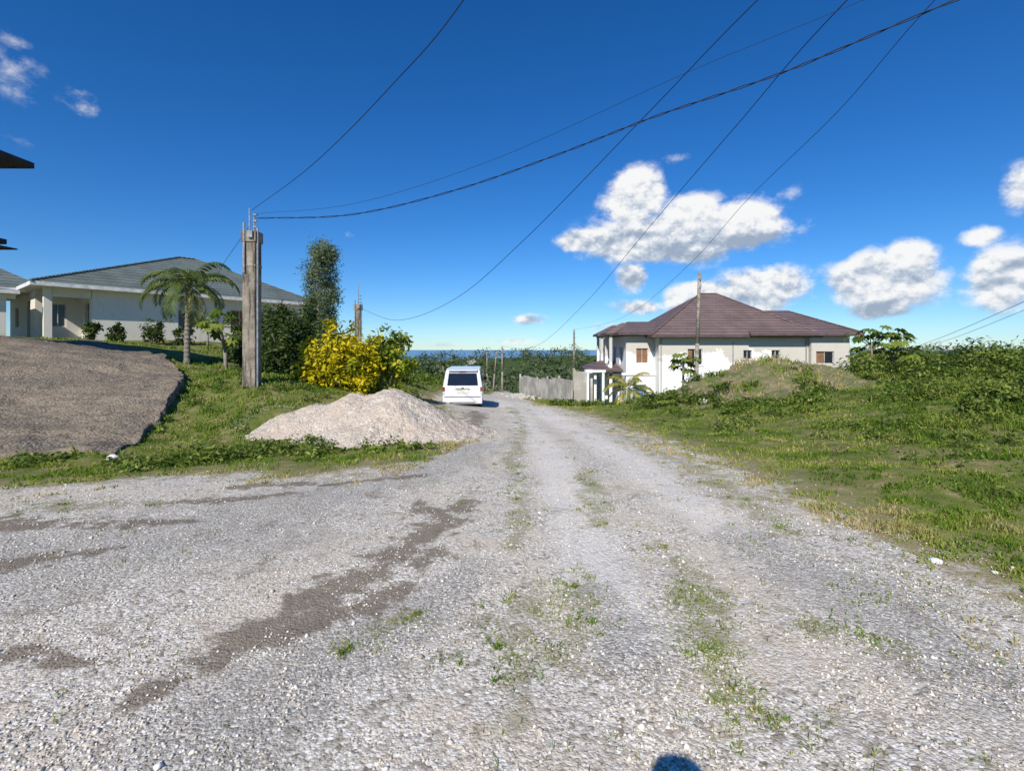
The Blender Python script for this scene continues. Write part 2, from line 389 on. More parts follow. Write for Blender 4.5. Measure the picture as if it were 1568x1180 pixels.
# gravel pile
px_ = np.linspace(-6.8, .3, 240); py_ = np.linspace(8.6, 14.2, 190)
X, Y = np.meshgrid(px_, py_)
def cone(cx, cy, top, sl, r=.22): return top+r*sl-sl*np.sqrt((X-cx)**2+((Y-cy)*1.0)**2+r*r)
cs = [cone(-2.85,11.4,.76,.62), cone(-3.6,11.3,.58,.56), cone(-4.35,11.2,.42,.56), cone(-4.95,10.9,.24,.56), cone(-2.0,11.0,.22,.48), cone(-3.3,10.7,.30,.5), cone(-1.25,10.8,-.10,.30)]
K = 16; Zp = np.log(sum(np.exp(K*c) for c in cs))/K - .03
Zp += (fbm(X, Y, 1.6, 5)-.5)*.26+(fbm(X, Y, 9, 3)-.5)*.07
Zt = height(X, Y)
keep = Zp > Zt-.06
Zp = np.maximum(Zp, Zt-.08)
idx = np.arange(X.size).reshape(X.shape)
Fp = np.stack([idx[:-1,:-1], idx[:-1,1:], idx[1:,1:], idx[1:,:-1]], -1).reshape(-1, 4)
Fp = Fp[keep.ravel()[Fp].any(1)]
np_mesh('gravel_pile', np.stack([X.ravel(), Y.ravel(), Zp.ravel()], 1), Fp, M_pile, smooth=True)
def in_pile(x, y):
    return ((x+3.2)/2.6)**2+((y-11.0)/1.4)**2 < 1

# driveway
Rr = np.array([(-6.7,8.3),(-7.35,10.2),(-8.15,12),(-8.85,13.2),(-10.9,15.2),(-14,19)]); Ll = np.array([(-17,6.6),(-17.5,10),(-18,13),(-18.5,16.5),(-19.5,20),(-20.5,24)])
nv, nu = 110, 90
tv = np.linspace(0, 1, nv); k = np.linspace(0, 1, len(Rr))
R_ = np.stack([np.interp(tv, k, Rr[:,i]) for i in (0,1)], 1); L_ = np.stack([np.interp(tv, k, Ll[:,i]) for i in (0,1)], 1)
R_[:,0] += (fbm(tv*30, tv*0, 1, 3)-.5)*.22
tu = np.linspace(0, 1, nu)**1.3
P = R_[:,None,:]*(1-tu)[None,:,None]+L_[:,None,:]*tu[None,:,None]
Zd = height(P[...,0], P[...,1])+.05+.20*np.exp(-((tu*11)[None,:]/2.5)**2)*sstep(0,.4,tv)[:,None]+(fbm(P[...,0], P[...,1], 2.2, 4)-.5)*.12
Vd = np.concatenate([P, Zd[...,None]], -1)
sk = Vd.copy()[:, 0, :]; sk[:,2] -= .5; sk[:,0] += .02
fs = Vd.copy()[0, :, :]; fs[:,2] -= .25
idx = np.arange(nv*nu).reshape(nv, nu)
Fd = np.stack([idx[:-1,:-1], idx[1:,:-1], idx[1:,1:], idx[:-1,1:]], -1).reshape(-1, 4)
o1 = nv*nu; s_i = np.arange(nv)+o1
Fs = np.stack([idx[:-1,0], s_i[:-1], s_i[1:], idx[1:,0]], -1)
o2 = o1+nv; f_i = np.arange(nu)+o2
Ff = np.stack([idx[0,:-1], idx[0,1:], f_i[1:], f_i[:-1]], -1)
np_mesh('concrete_driveway', np.concatenate([Vd.reshape(-1,3), sk, fs]), np.concatenate([Fd, Fs, Ff]), M_drive)
def in_drive(x, y):
    xr = np.interp(y, Rr[:,1], Rr[:,0]); lo = np.interp(x, [-17,-6.7],[6.6,8.3])
    return (x < xr) & (y > lo) & (y < 24)

# ------------------------------------------------------------------ grass, weeds, stones
def blades(name, x, y, h, w, t, mat, zf=height2, parent=None, lean=.5):
    n = len(x); z = zf(x, y)-.01
    a = rng.uniform(0, 2*np.pi, n); la = rng.uniform(0, 2*np.pi, n); ln = rng.uniform(.1, 1, n)*lean*h
    dx, dy = np.cos(a)*w*.5, np.sin(a)*w*.5
    mxx, myy = np.cos(la)*ln*.35, np.sin(la)*ln*.35; tx, ty = np.cos(la)*ln, np.sin(la)*ln
    V = np.zeros((n, 5, 3))
    V[:,0] = np.stack([x-dx, y-dy, z], 1); V[:,1] = np.stack([x+dx, y+dy, z], 1)
    V[:,2] = np.stack([x+mxx+dx*.8, y+myy+dy*.8, z+h*.6], 1); V[:,3] = np.stack([x+mxx-dx*.8, y+myy-dy*.8, z+h*.6], 1)
    V[:,4] = np.stack([x+tx, y+ty, z+h*np.sqrt(np.clip(1-(ln/h)**2*.6, .2, 1))], 1)
    b = np.arange(n)[:,None]*5
    F = np.concatenate([b+np.array([0,1,2]), b+np.array([0,2,3]), b+np.array([3,2,4])])
    tt = np.repeat(np.clip(t, 0, 1), 5)
    return np_mesh(name, V.reshape(-1,3), F, mat, dict(t=tt), parent=parent)
def samp(n, d0, d1, u0, u1):
    d = np.exp(rng.uniform(np.log(d0), np.log(d1), n)); u = rng.uniform(u0, u1, n)
    return u*d, d
x, y = samp(470000, 2.4, 60, -1.2, 1.25)
g = gdist(x, y); nn = fbm(x, y, 1.6, 4); n2 = fbm(x+40, y, .8, 3); n3 = fbm(x, y+70, 4.5, 4); n4 = fbm(x+11, y+31, 1.1, 4)
pr = sstep(-.1, 1.2, g+(nn-.5)*3.6+(n3-.5)*2.2)*(.10+.90*sstep(.41,.53,n3*.55+n4*.45))
bad = in_drive(x, y) | in_pile(x, y) | ((x > 9) & (y > 39)) | ((x < -17) & (y > 25))
ok = (rng.random(len(x)) < pr) & ~bad
x, y, g, nn, n2, n3 = [a[ok] for a in (x, y, g, nn, n2, n3)]
right = x > 2
tall = np.where(right, sstep(2.2, 8, g)*(.06+.62*sstep(.48,.66,n2)), sstep(2.0, 6, g)*.18)
h = (.020+.030*rng.random(len(x))+.26*tall*rng.uniform(.3,1.2,len(x)))*(1+.012*y)*(.6+.8*sstep(.4,.6,n3))
w = .005+.0016*y
mnd = mound(x, y) > .15
t = .27+.25*(rng.random(len(x))-.5)+(nn-.5)*1.5+.40*sstep(1.4, 0, g)+(rng.random(len(x))<.09)*.4+mnd*.33
blades('grass', x, y, h, w, t, M_grass, lean=.9)
# weeds in the road: many small clumps
cx, cy = samp(15000, 1.8, 26, -1.2, 1.2)
wv = weedm(cx, cy); g = gdist(cx, cy); n5 = fbm(cx+9, cy, 1.7, 4); n6 = fbm(cx, cy+5, 5, 3)
pr = sstep(.2, .9, wv)*sstep(.42, .58, n6)*.9 + sstep(.47, .60, n5)*.26*(cx > -1.0) + sstep(.52, .62, n5)*.07 + sstep(-1.5, .2, g)*.4*sstep(.42,.55,n6)
ok = (rng.random(len(cx)) < pr) & (g < .6) & ~in_pile(cx, cy)
cx, cy = cx[ok], cy[ok]; nb = (rng.uniform(5, 42, len(cx))*(.45+.75*sstep(.3, .9, weedm(cx, cy)))).astype(int)
rad = np.repeat(rng.uniform(.015, .085, len(cx))*(1+.06*cy), nb); ct = np.repeat(rng.random(len(cx)), nb); hh = np.repeat(rng.uniform(.5, 1.4, len(cx)), nb)
x = np.repeat(cx, nb)+rng.normal(size=nb.sum())*rad*.7; y = np.repeat(cy, nb)+rng.normal(size=nb.sum())*rad*.7
blades('road_weeds', x, y, (.012+.030*rng.random(len(x)))*hh, .004+.0013*y, .10+.6*ct+.3*(rng.random(len(x))-.5), M_grass, lean=1.1)
def tuft(cx, cy, n, r, h):
    a = rng.uniform(0, 6.28, n); q = r*np.sqrt(rng.random(n)); return cx+q*np.cos(a), cy+q*np.sin(a), rng.uniform(.5, 1, n)*h
T = [tuft(*a) for a in ((1.12,2.12,110,.07,.045),(1.05,2.6,320,.18,.045),(1.2,3.2,420,.22,.045),(1.18,2.9,220,.14,.04),(.95,5.3,150,.18,.04),(-.55,3.05,40,.05,.04),(.28,2.75,80,.07,.03),(.9,2.35,120,.12,.03),(1.3,3.7,160,.16,.04))]
x = np.concatenate([a[0] for a in T]); y = np.concatenate([a[1] for a in T]); h = np.concatenate([a[2] for a in T])
blades('grass_tuft', x, y, h, np.full(len(x), .006), .28+.5*(rng.random(len(x))-.5), M_grass, lean=1.2)

def leaves(centres, n, size, spread=.22, tb=.5, tv=.5, upb=.4, clumps=None, aspect=.45, shell=.55):
    C = np.array(centres, float); vol = (C[:,3]*C[:,4]*C[:,5])**(.72); pr = vol/vol.sum()
    nc = clumps or max(8, n//35)
    ci = rng.choice(len(C), nc, p=pr)
    d = rng.normal(size=(nc,3)); d /= np.linalg.norm(d, axis=1)[:,None]
    rad = shell+(1-shell)*rng.random(nc)**.7
    cc = C[ci,:3]+d*rad[:,None]*C[ci,3:6]
    ct = rng.random(nc)
    k = rng.integers(0, nc, n)
    s = C[ci[k],3:6]*spread
    p = cc[k]+rng.normal(size=(n,3))*s
    nrm = rng.normal(size=(n,3)); nrm[:,2] = np.abs(nrm[:,2])+upb; nrm += (p-C[ci[k],:3])*.6/np.maximum(C[ci[k],3:6], .1)
    nrm /= np.linalg.norm(nrm, axis=1)[:,None]
    a = np.cross(nrm, rng.normal(size=(n,3))); a /= np.linalg.norm(a, axis=1)[:,None]; bb = np.cross(nrm, a)
    sz = size*rng.uniform(.6, 1.3, n)[:,None]
    V = np.stack([p-a*sz, p+bb*sz*aspect-a*sz*.1, p+a*sz-nrm*sz*.25, p-bb*sz*aspect-a*sz*.1], 1)
    F = np.arange(n*4).reshape(n, 4)
    t = np.clip(tb+(ct[k]-.5)*tv+(rng.random(n)-.5)*.35, 0, 1)
    return V.reshape(-1,3), F, np.repeat(t, 4)
def foliage(name, centres, n, size, mat, parent=None, **kw):
    V, F, t = leaves(centres, n, size, **kw)
    return np_mesh(name, V, F, mat, dict(t=t), parent=parent)

# broadleaf weeds right verge
x, y = samp(4600, 5, 34, .3, 1.3)
g = gdist(x, y); n2 = fbm(x+40, y, .8, 3)
ok = (g > 1.8) & (rng.random(len(x)) < sstep(.46, .62, n2)*sstep(1.8, 6.5, g)) & (y < 36) & ~((mound(x,y) > .5) & (rng.random(len(x)) < .6))
x, y = x[ok], y[ok]; z = height2(x, y); s = rng.uniform(.06, .32, len(x))*(.5+.5*sstep(4, 13, y))
CEN = np.stack([x, y, z+s*.35, s*1.25, s*1.25, s*.6], 1)
V, F, t = leaves(CEN, 62000, .042, spread=.35, tb=.55, tv=.9, clumps=3600)
fc = V.reshape(-1,4,3); dd = fc.mean(1)[:,1]; cen = fc.mean(1, keepdims=True); fc = cen+(fc-cen)*np.clip(dd/11, .6, 2.3)[:,None,None]
np_mesh('weeds', fc.reshape(-1,3), F, M_leaf, dict(t=t))
x, y = samp(1500, 7, 30, -1.0, -.1); g = gdist(x, y); n2 = fbm(x+40, y, .9, 3)
ok = (g > .7) & ~in_drive(x, y) & ~in_pile(x, y) & (rng.random(len(x)) < sstep(.45, .6, n2))
x, y = x[ok], y[ok]; z = height(x, y); s = rng.uniform(.06, .2, len(x))
CEN = np.stack([x, y, z+s*.3, s*1.2, s*1.2, s*.6], 1)
foliage('weeds', CEN, 14000, .045, M_leaf, spread=.35, tv=.8, tb=.55, clumps=1200)

# loose stones
x, y = samp(26000, 1.75, 9, -1.15, 1.1)
g = gdist(x, y); ok = (g < .3+.5*rng.random(len(x))) & (fbm(x, y, 3, 4)+.25*(rng.random(len(x))-.5) > .46); x, y = x[ok], y[ok]
a = rng.uniform(0, 6.28, 1800); q = 1+np.abs(rng.normal(0, .09, 1800)); x = np.append(x, -3.2+2.6*q*np.cos(a)); y = np.append(y, 11+1.4*q*np.sin(a))
n = len(x); s = rng.uniform(.003, .009, n)*(1+.04*y)*np.where(rng.random(n) < .035, 1.9, 1)
O = np.array([(1,0,0),(0,1,0),(-1,0,0),(0,-1,0),(0,0,.7),(0,0,-.7)], float)
Vs = O[None]*s[:,None,None]*rng.uniform(.6, 1.35, (n,6,1)); th = rng.uniform(0, 6.28, n); c_, s_ = np.cos(th)[:,None], np.sin(th)[:,None]
Vx = Vs[...,0]*c_-Vs[...,1]*s_; Vy = Vs[...,0]*s_+Vs[...,1]*c_; Vs[...,0], Vs[...,1] = Vx, Vy
Vs += np.stack([x, y, height(x, y)+.006+s*.3], 1)[:,None,:]
Fo = np.array([(0,1,4),(1,2,4),(2,3,4),(3,0,4),(1,0,5),(2,1,5),(3,2,5),(0,3,5)])
np_mesh('loose_gravel', Vs.reshape(-1,3), (np.arange(n)[:,None,None]*6+Fo[None]).reshape(-1,3), M_stone, dict(t=np.repeat(rng.random(n)**1.3*.9+.1, 6)))

def rock(name, x, y, s, mat):
    import bmesh
    bm = bmesh.new(); bmesh.ops.create_icosphere(bm, subdivisions=3, radius=s)
    for v in bm.verts:
        q = 1+.5*(float(fbm(np.array([v.co.x/s*1.3+5]), np.array([v.co.y/s*1.3+v.co.z/s]), 1, 3)[0])-.5); v.co *= q; v.co.z *= .5
    me = bpy.data.meshes.new(name); bm.to_mesh(me); bm.free(); me.materials.append(mat)
    o = bpy.data.objects.new(name, me); COL.objects.link(o); o.location = (x, y, float(height2(np.array([x]), np.array([y]))[0])+s*.25)
M_white_rock = simple('limestone_rock', (.70,.69,.64), .9, .2, 8)
for a in ((3.2,3.7,.045),(3.45,3.5,.02),(3.05,3.95,.018),(-6.6,8.1,.1),(7.3,18.6,.22)): rock('limestone_rock', *a, M_white_rock)

# ------------------------------------------------------------------ buildings helpers
def wall(mb, O, w, z0, z1, dx, ops=(), dep=.18, m=0, win=None, wm=None):
    """wall panel with real openings. O=(x,y); dx=unit dir; outward normal = (dx.y,-dx.x)"""
    O = Vector((O[0], O[1], 0)); dx = Vector((dx[0], dx[1], 0)).normalized(); n = Vector((dx.y, -dx.x, 0)); up = Vector((0,0,1))
    X_ = sorted({0, w, *[a for o in ops for a in o[:2]]}); Z_ = sorted({z0, z1, *[a for o in ops for a in o[2:4]]})
    P = lambda a, z, d=0: O+dx*a+up*z-n*d
    for i in range(len(X_)-1):
        for j in range(len(Z_)-1):
            cx, cz = (X_[i]+X_[i+1])/2, (Z_[j]+Z_[j+1])/2
            if any(o[0] < cx < o[1] and o[2] < cz < o[3] for o in ops): continue
            mb.face([P(X_[i],Z_[j]), P(X_[i+1],Z_[j]), P(X_[i+1],Z_[j+1]), P(X_[i],Z_[j+1])], m)
    for o in ops:
        a, b_, c, d = o[:4]; kind = o[4] if len(o) > 4 else 'g'
        mb.face([P(a,c), P(a,c,dep), P(b_,c,dep), P(b_,c)], m); mb.face([P(a,d), P(b_,d), P(b_,d,dep), P(a,d,dep)], m)
        mb.face([P(a,c), P(a,d), P(a,d,dep), P(a,c,dep)], m); mb.face([P(b_,c), P(b_,c,dep), P(b_,d,dep), P(b_,d)], m)
        if win is not None and kind != 'o':
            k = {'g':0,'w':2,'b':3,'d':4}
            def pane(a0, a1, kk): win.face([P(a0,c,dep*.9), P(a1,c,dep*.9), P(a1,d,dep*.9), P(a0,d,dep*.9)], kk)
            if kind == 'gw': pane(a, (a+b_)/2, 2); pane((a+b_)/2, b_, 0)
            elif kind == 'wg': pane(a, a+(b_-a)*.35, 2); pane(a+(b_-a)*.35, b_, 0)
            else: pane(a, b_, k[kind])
            if kind != 'd':
                ft = .05
                for (a0, a1, c0, c1) in ((a,b_,c,c+ft),(a,b_,d-ft,d),(a,a+ft,c+ft,d-ft),(b_-ft,b_,c+ft,d-ft),((a+b_)/2-.02,(a+b_)/2+.02,c+ft,d-ft)):
                    win.obox(P(a0,c0,dep*.88), dx*(a1-a0), n*.06, up*(c1-c0), 1)
def hip(mb, x0,x1,y0,y1,z, rx0,rx1,ry,zr, fas=.18, m=0, fm=1):
    e = [(x0,y0,z),(x1,y0,z),(x1,y1,z),(x0,y1,z)]; r0 = (rx0,ry,zr); r1 = (rx1,ry,zr)
    mb.face([e[0],e[1],r1,r0], m); mb.face([e[1],e[2],r1], m); mb.face([e[2],e[3],r0,r1], m); mb.face([e[3],e[0],r0], m)
    l = [(p[0],p[1],z-fas) for p in e]
    for i in range(4): mb.face([l[i], l[(i+1)%4], e[(i+1)%4], e[i]], fm)
    mb.face(l[::-1], fm)
def ridgecaps(mb, segs, r=.09, m=0):
    for a, b_ in segs: mb.cyl(a, b_, r, r, 6, m)
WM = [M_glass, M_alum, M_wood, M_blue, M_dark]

# ---- right two-storey house (axis aligned)
rh = empty('two_storey_house', (0,0,0))
zE = 2.75; zG = -3.6
w_, wi = MB(), MB()
wall(w_, (12,40), 12.2, zG, zE, (1,0), [(2.35,3.55,.35,1.65,'wg'),(6.9,7.6,.8,1.55,'g'),(9.2,9.9,.8,1.55,'g'),(6.5,7.7,-2.9,-1.4,'d')], win=wi)
wall(w_, (9.6,41.2), 2.4, zG, zE, (1,0), [(.85,1.85,.45,1.7,'w'),(.55,1.7,-2.6,-1.35,'b')], win=wi)
wall(w_, (12,41.2), 1.2, zG, zE, (0,-1), win=wi)
wall(w_, (24.2,40), .4, zG, zE, (0,-1), win=wi)
wall(w_, (24.2,39.6), 3.1, zG, zE, (1,0), [(.4,1.85,.45,1.45,'gw')], win=wi)
wall(w_, (27.3,39.6), 12, zG, zE, (0,1), [(3,4.5,.4,1.5,'g'),(7,8.5,.4,1.5,'g')], win=wi)
wall(w_, (9.6,50), 8.8, zG, zE, (0,-1), [(.8,2.2,.2,1.9,'b'),(3.4,4.8,.2,1.9,'b'),(6.2,7.6,.3,1.8,'b'),(.8,2.4,-3.2,-1.1,'d'),(5.6,7.4,-2.9,-1.2,'b')], win=wi)
wall(w_, (27.3,51.6), 17.7, zG, zE, (-1,0), [(3,4.4,.4,1.6,'g'),(9,10.4,.4,1.6,'g')], win=wi)
wall(w_, (9.6,51.6), 1.6, zG, zE, (0,-1))
w_.box(9.2,12.0,41.08,41.19,-.55,-.35)
for (a, b_) in ((14.25,15.65),(18.8,19.7),(21.1,22.0)): w_.box(a,b_,39.93,39.995,.25 if a < 15 else .70,.34 if a < 15 else .79)
w_.obj('walls', M_wallR, rh); wi.obj('windows', WM, rh)
r_ = MB()
hip(r_, 11.2,24.9,39.2,52.3,zE+.02, 17.6,19.2,46,6.8)
hip(r_, 19,28.0,38.9,52.2,zE+.13, 21,26.0,46,5.15)
hip(r_, 8.8,14.5,40.4,51.2,zE+.24, 10.8,14.2,45.8,4.2)
ridgecaps(r_, [((11.2,39.2,zE+.05),(17.6,46,6.82)),((17.6,46,6.82),(19.2,46,6.82)),((19.2,46,6.82),(24.9,39.2,zE+.05)),((28,38.9,zE+.16),(26,46,5.17)),((26,46,5.17),(21.5,46,5.17))])
r_.obj('roof', [M_roofR, M_fasciaD], rh)
p_ = MB()
for (ya, yb) in ((43.0,45.2),(47.2,49.4)):
    hip(p_, 8.2,10.4,ya-.3,yb+.3,zE+.0+.32, 9.9,10.3,(ya+yb)/2,zE+1.25, m=1, fm=2)
    for yy in (ya, yb-.2):
        p_.box(8.55,8.8,yy,yy+.22,zG,zE+.1, 0)
    p_.box(8.45,9.59,ya,yb,-.75,-.5, 0)
    p_.box(8.5,8.62,ya+.23,yb-.21,-.5,.3, 0)
hip(p_, 6.9,9.55,42.2,50.0,-.15, 8.2,9.5,46,.55, m=1, fm=2)
for yy in (42.6,46,49.3): p_.box(7.1,7.35,yy,yy+.25,zG-.4,-.33, 0)
p_.obj('porch', [M_wallR, M_roofR, M_fasciaD], rh)
d_ = MB(); d_.cyl((24.0,39.93,zG),(24.0,39.93,zE-.1),.05,.05); d_.cyl((12.15,39.93,zG),(12.15,39.93,zE-.1),.04,.04)
d_.box(18.0,18.08,39.95,39.995,.0,2.2); d_.obj('downpipes', M_metal, rh)

# ---- left bungalow
lh = empty('white_bungalow', (-24.6,25,0), math.atan2(.79,.61))
w_, wi = MB(), MB(); z0, z1 = 1.5, 4.98
wall(w_, (2.6,.7), 12.7, z0, z1, (1,0), [(4.2,5.4,3.0,4.1,'g'),(7.3,8.5,2.75,4.3,'w'),(10.2,11.4,3.0,4.3,'g')], win=wi)
wall(w_, (.6,11.3), 8.4, z0, z1, (0,-1), [(2,3.2,3,4.2,'g'),(6,7,2.2,4.4,'o')], win=wi)
wall(w_, (2.6,2.9), 2.2, z0, z1, (0,-1), [(.6,1.6,2.2,4.3,'g')], win=wi)
wall(w_, (.6,2.9), 2.0, z0, z1, (1,0), [(.6,1.3,2.9,4.2,'g')], win=wi)
wall(w_, (15.3,.7), 10.6, z0, z1, (0,1), [(3,4.4,3,4.2,'g')], win=wi)
wall(w_, (15.3,11.3), 14.7, z0, z1, (-1,0))
w_.box(.62,.95,.72,1.05,z0,z1); w_.box(.96,2.58,.74,1.0,4.45,z1)
w_.box(-.2,16,-.1,.68,z0-.8,2.02)
w_.obj('walls', M_wallL, lh); wi.obj('windows', WM, lh)
r_ = MB(); hip(r_, 0,16,0,12,5.12, 8.6,9.6,6,8.25, fas=.2)
hip(r_, -12,1.5,4,12,5.05, -8,-1,8,6.9, fas=.2)
ridgecaps(r_, [((0,0,5.14),(8.6,6,8.27)),((8.6,6,8.27),(9.6,6,8.27)),((16,0,5.14),(9.6,6,8.27))], .08)
r_.obj('roof', [M_roofL, M_fascia], lh)
c_ = MB(); hip(c_, -12,-.3,.5,4.2,4.62, -11,-1.5,3.6,5.0, m=1, fm=2)
for xx in (-10.5,-7.5,-4.2,-1.0): c_.box(xx,xx+.25,.9,1.15,z0,4.44)
c_.box(-11,-.4,.95,1.1,4.2,4.44); c_.box(-3.2,-2.9,3.4,3.7,z0,4.44)
c_.obj('carport', [M_wallL, M_roofL, M_fascia], lh)
# ---- neighbouring building at left edge (upper storey with overhanging roof)
nh = empty('neighboring_house', (0,0,0))
w_, wi = MB(), MB()
wall(w_, (-16.65,12.6), 3.1, 5.2, 7.45, (0,1), [(1.0,2.0,5.9,7.0,'g')], win=wi)
wall(w_, (-24,12.6), 7.35, 5.2, 7.45, (1,0)); wall(w_, (-16.65,15.7), 7.35, 5.2, 7.45, (-1,0))
w_.box(-24,-19.6,12.8,15.4,1.4,5.0); w_.obj('walls', M_wallL, nh); wi.obj('windows', WM, nh)
f_ = MB(); f_.box(-24,-16.45,12.5,15.95,5.02,5.18); f_.box(-24,-16.2,12.4,16.05,4.86,4.9); f_.obj('floor_slab', M_dark, nh)
r_ = MB(); hip(r_, -25,-15.6,12.1,16.0,7.68, -21.5,-18.5,14,8.7, fas=.18); r_.obj('roof', [M_roofL, M_dark], nh)

# ---- grey concrete block wall
def block_wall(name, p0, p1, hgt, npan):
    e = empty(name); mb = MB(); p0, p1 = Vector(p0), Vector(p1); d = (p1-p0); L = d.length/npan; d.normalize(); nrm = Vector((d.y,-d.x))
    for i in range(npan):
        a = p0+d*L*i; c = a+d*L*.5; zb = H(c.x, c.y); st = random.uniform(-.15, .2)
        n_ = 2
        for j in range(n_):
            aa = a+d*(L-.22)*j/n_
            mb.obox((aa.x,aa.y,zb-.6), (d.x*(L-.22)/n_-d.x*.003,d.y*(L-.22)/n_-d.y*.003,0), (nrm.x*.15,nrm.y*.15,0), (0,0,hgt+.6+st+random.choice((0,0,.2))))
        q = a+d*(L-.22)-nrm*.012
        mb.obox((q.x,q.y,zb-.6), (d.x*.2,d.y*.2,0), (nrm.x*.174,nrm.y*.174,0), (0,0,hgt+.6+random.uniform(.05,.3)))
    mb.obj('panels', M_wallRaw, e)
    return e
block_wall('concrete_block_wall', (5.2,43), (.9,60), 2.1, 5)
block_wall('concrete_block_wall', (6.9,41.9), (5.3,42.2), 2.6, 1)
bb = MB(); zz = H(7.4,42)
bb.box(6.3,6.5,41.3,41.5,zz-.5,zz+2.6); bb.box(7.6,7.8,41.3,41.5,zz-.5,zz+2.6); bb.box(6.2,7.9,41.25,41.55,zz+2.6,zz+2.8)
bb.obj('gate_frame', M_wallR)
rub = MB()
for i in range(60):
    x, y = 1.2+random.gauss(0,.8), 52+random.gauss(0,3); s = random.uniform(.12,.32)
    rub.obox((x,y,H(x,y)-.05),(s,random.uniform(-.1,.1),0),(0,s*.8,random.uniform(0,.1)),(0,.05,s*.6))
rub.obj('rubble', simple('rubble_stone', (.50,.47,.41), .9, .4, 4))

# ------------------------------------------------------------------ poles
def conc_column(name, x, y, zt, w, mast):
    e = empty(name); mb = MB(); zb = H(x, y)-.3
    mb.box(x-w/2,x+w/2,y-w/2,y+w/2,zb,zt-.3)
    mb.box(x-w/2-.03,x+w/2+.03,y-w/2-.03,y+w/2+.03,zt-.3,zt)
    mb.box(x-w/2-.012,x+w/2+.012,y-w/2-.012,y+w/2+.012,zt-.95,zt-.88)
    mb.obj('column', M_conc, e, bevel=.02)
    m2 = MB()
    for (dx, dy, hh) in mast: m2.cyl((x+dx,y+dy,zt-.4),(x+dx*1.1,y+dy,zt+hh),.022,.02,8)
    m2.cyl((x-.1,y-w/2-.04,zt-1.1),(x-.1,y-w/2-.04,zt+.2),.03,.03,8)
    m2.cyl((x+w/2+.04,y-w/2+.05,zb),(x+w/2+.04,y-w/2+.05,zt+.1),.025,.025,8)
    m2.box(x+.02,x+.14,y-w/2-.1,y-w/2-.035,zt-.2,zt-.02)
    for i in range(3): m2.cyl((x+.05,y,zt+.12+i*.16),(x+.16,y-.05,zt+.12+i*.16),.03,.03,8)
    m2.obj('service_mast', M_metal, e)
    return e
conc_column('concrete_utility_pole', -6.9, 13, 4.72, .34, [(-.06,0,.62),(.04,.03,.5)])
conc_column('concrete_utility_pole', -7.85, 25, 3.9, .3, [(0,0,1.1)])
def wood_pole(name, x, y, zt, r=.13, lean=(0,0), arm=False, lamp=False):
    e = empty(name); mb = MB(); zb = H(x, y)-.5
    mb.tube([(x,y,zb),(x+lean[0]*.5,y,(zb+zt)/2),(x+lean[0],y+lean[1],zt)], [r*1.15,r,r*.8], 10)
    mb.obj('pole', M_pole, e, smooth=True)
    m2 = MB(); m2.cyl((x+lean[0],y-.16,zt-.35),(x+lean[0],y-.16,zt-.2),.05,.05,8); m2.cyl((x+lean[0],y-.16,zt-.75),(x+lean[0],y-.16,zt-.6),.05,.05,8)
    if arm: m2.box(x-.9,x+.9,y-.06,y+.06,zt-.6,zt-.48)
    if lamp: m2.cyl((x,y,zt-.3),(x-1.2,y,zt),.03,.03); m2.box(x-1.7,x-1.15,y-.12,y+.12,zt-.04,zt+.08)
    m2.obj('fittings', M_metal, e)
wood_pole('wooden_utility_pole', 9.35, 25, 5.5, .095, (.22,0))
wood_pole('wooden_utility_pole', 5.7, 45, 3.45, .11)
wood_pole('wooden_utility_pole', -1.2, 60, 2.0, .11)
wood_pole('street_lamp', -2.6, 66, 1.3, .09, (.5,0), lamp=True)
wood_pole('wooden_utility_pole', -4.6, 90, 1.0, .12)
wood_pole('wooden_utility_pole', 7.2, -1.6, 8.2, .14, arm=True)
wood_pole('wooden_utility_pole', 15, -.2, 8.0, .14, arm=True)

def wire(pts, r, strands=1, name='power_line'):
    P = np.array(pts, float); n = len(P); out = []
    T = np.cumsum(np.r_[0, np.linalg.norm(np.diff(P, axis=0), axis=1)**.5])
    M_ = np.gradient(P, T, axis=0)
    for i in range(n-1):
        h_ = T[i+1]-T[i]
        for s in np.linspace(0, 1, 16, endpoint=(i == n-2)):
            out.append((2*s**3-3*s**2+1)*P[i]+(s**3-2*s*s+s)*h_*M_[i]+(-2*s**3+3*s*s)*P[i+1]+(s**3-s*s)*h_*M_[i+1])
    cu = bpy.data.curves.new(name, 'CURVE'); cu.dimensions = '3D'; cu.bevel_depth = r; cu.bevel_resolution = 2
    for k in range(strands):
        sp = cu.splines.new('POLY'); sp.points.add(len(out)-1)
        for i, q in enumerate(out):
            o = np.zeros(3)
            if strands > 1:
                ph = i*.9+k*math.pi; o = np.array([0, .010*math.cos(ph), .014*math.sin(ph)])
            sp.points[i].co = (*(q+o), 1)
    cu.materials.append(M_wire)
    ob = bpy.data.objects.new(name, cu); COL.objects.link(ob)
wire([(-6.9,13,5.3),(-3.56,8.8,4.94),(-1.52,6.22,4.96),(-.48,4.9,5.1),(3,0,6.6),(7.2,-1.6,7.8)], .0055)
wire([(-6.8,13,5.08),(-3.61,11.1,4.66),(-1.07,9.59,4.73),(.85,8.44,4.98),(2.2,7.64,5.22),(3.74,6.73,5.41),(5.27,5.8,5.74),(10,3,6.5),(15,-.2,7.5)], .007, 2)
wire([(-6.8,13,5.2),(-3.6,11.1,4.9),(-.41,9.2,5.14),(2.7,7.34,5.78),(4.37,6.35,6.05),(10,3,7.0),(15,-.2,7.8)], .0035)
wire([(-7.85,25,3.75),(-4.45,19.2,2.75),(-1.62,14.5,3.14),(.24,11.3,4.09),(2.28,7.9,5.5),(3.2,6.38,6.15),(7.2,-1.6,8.0)], .0065)
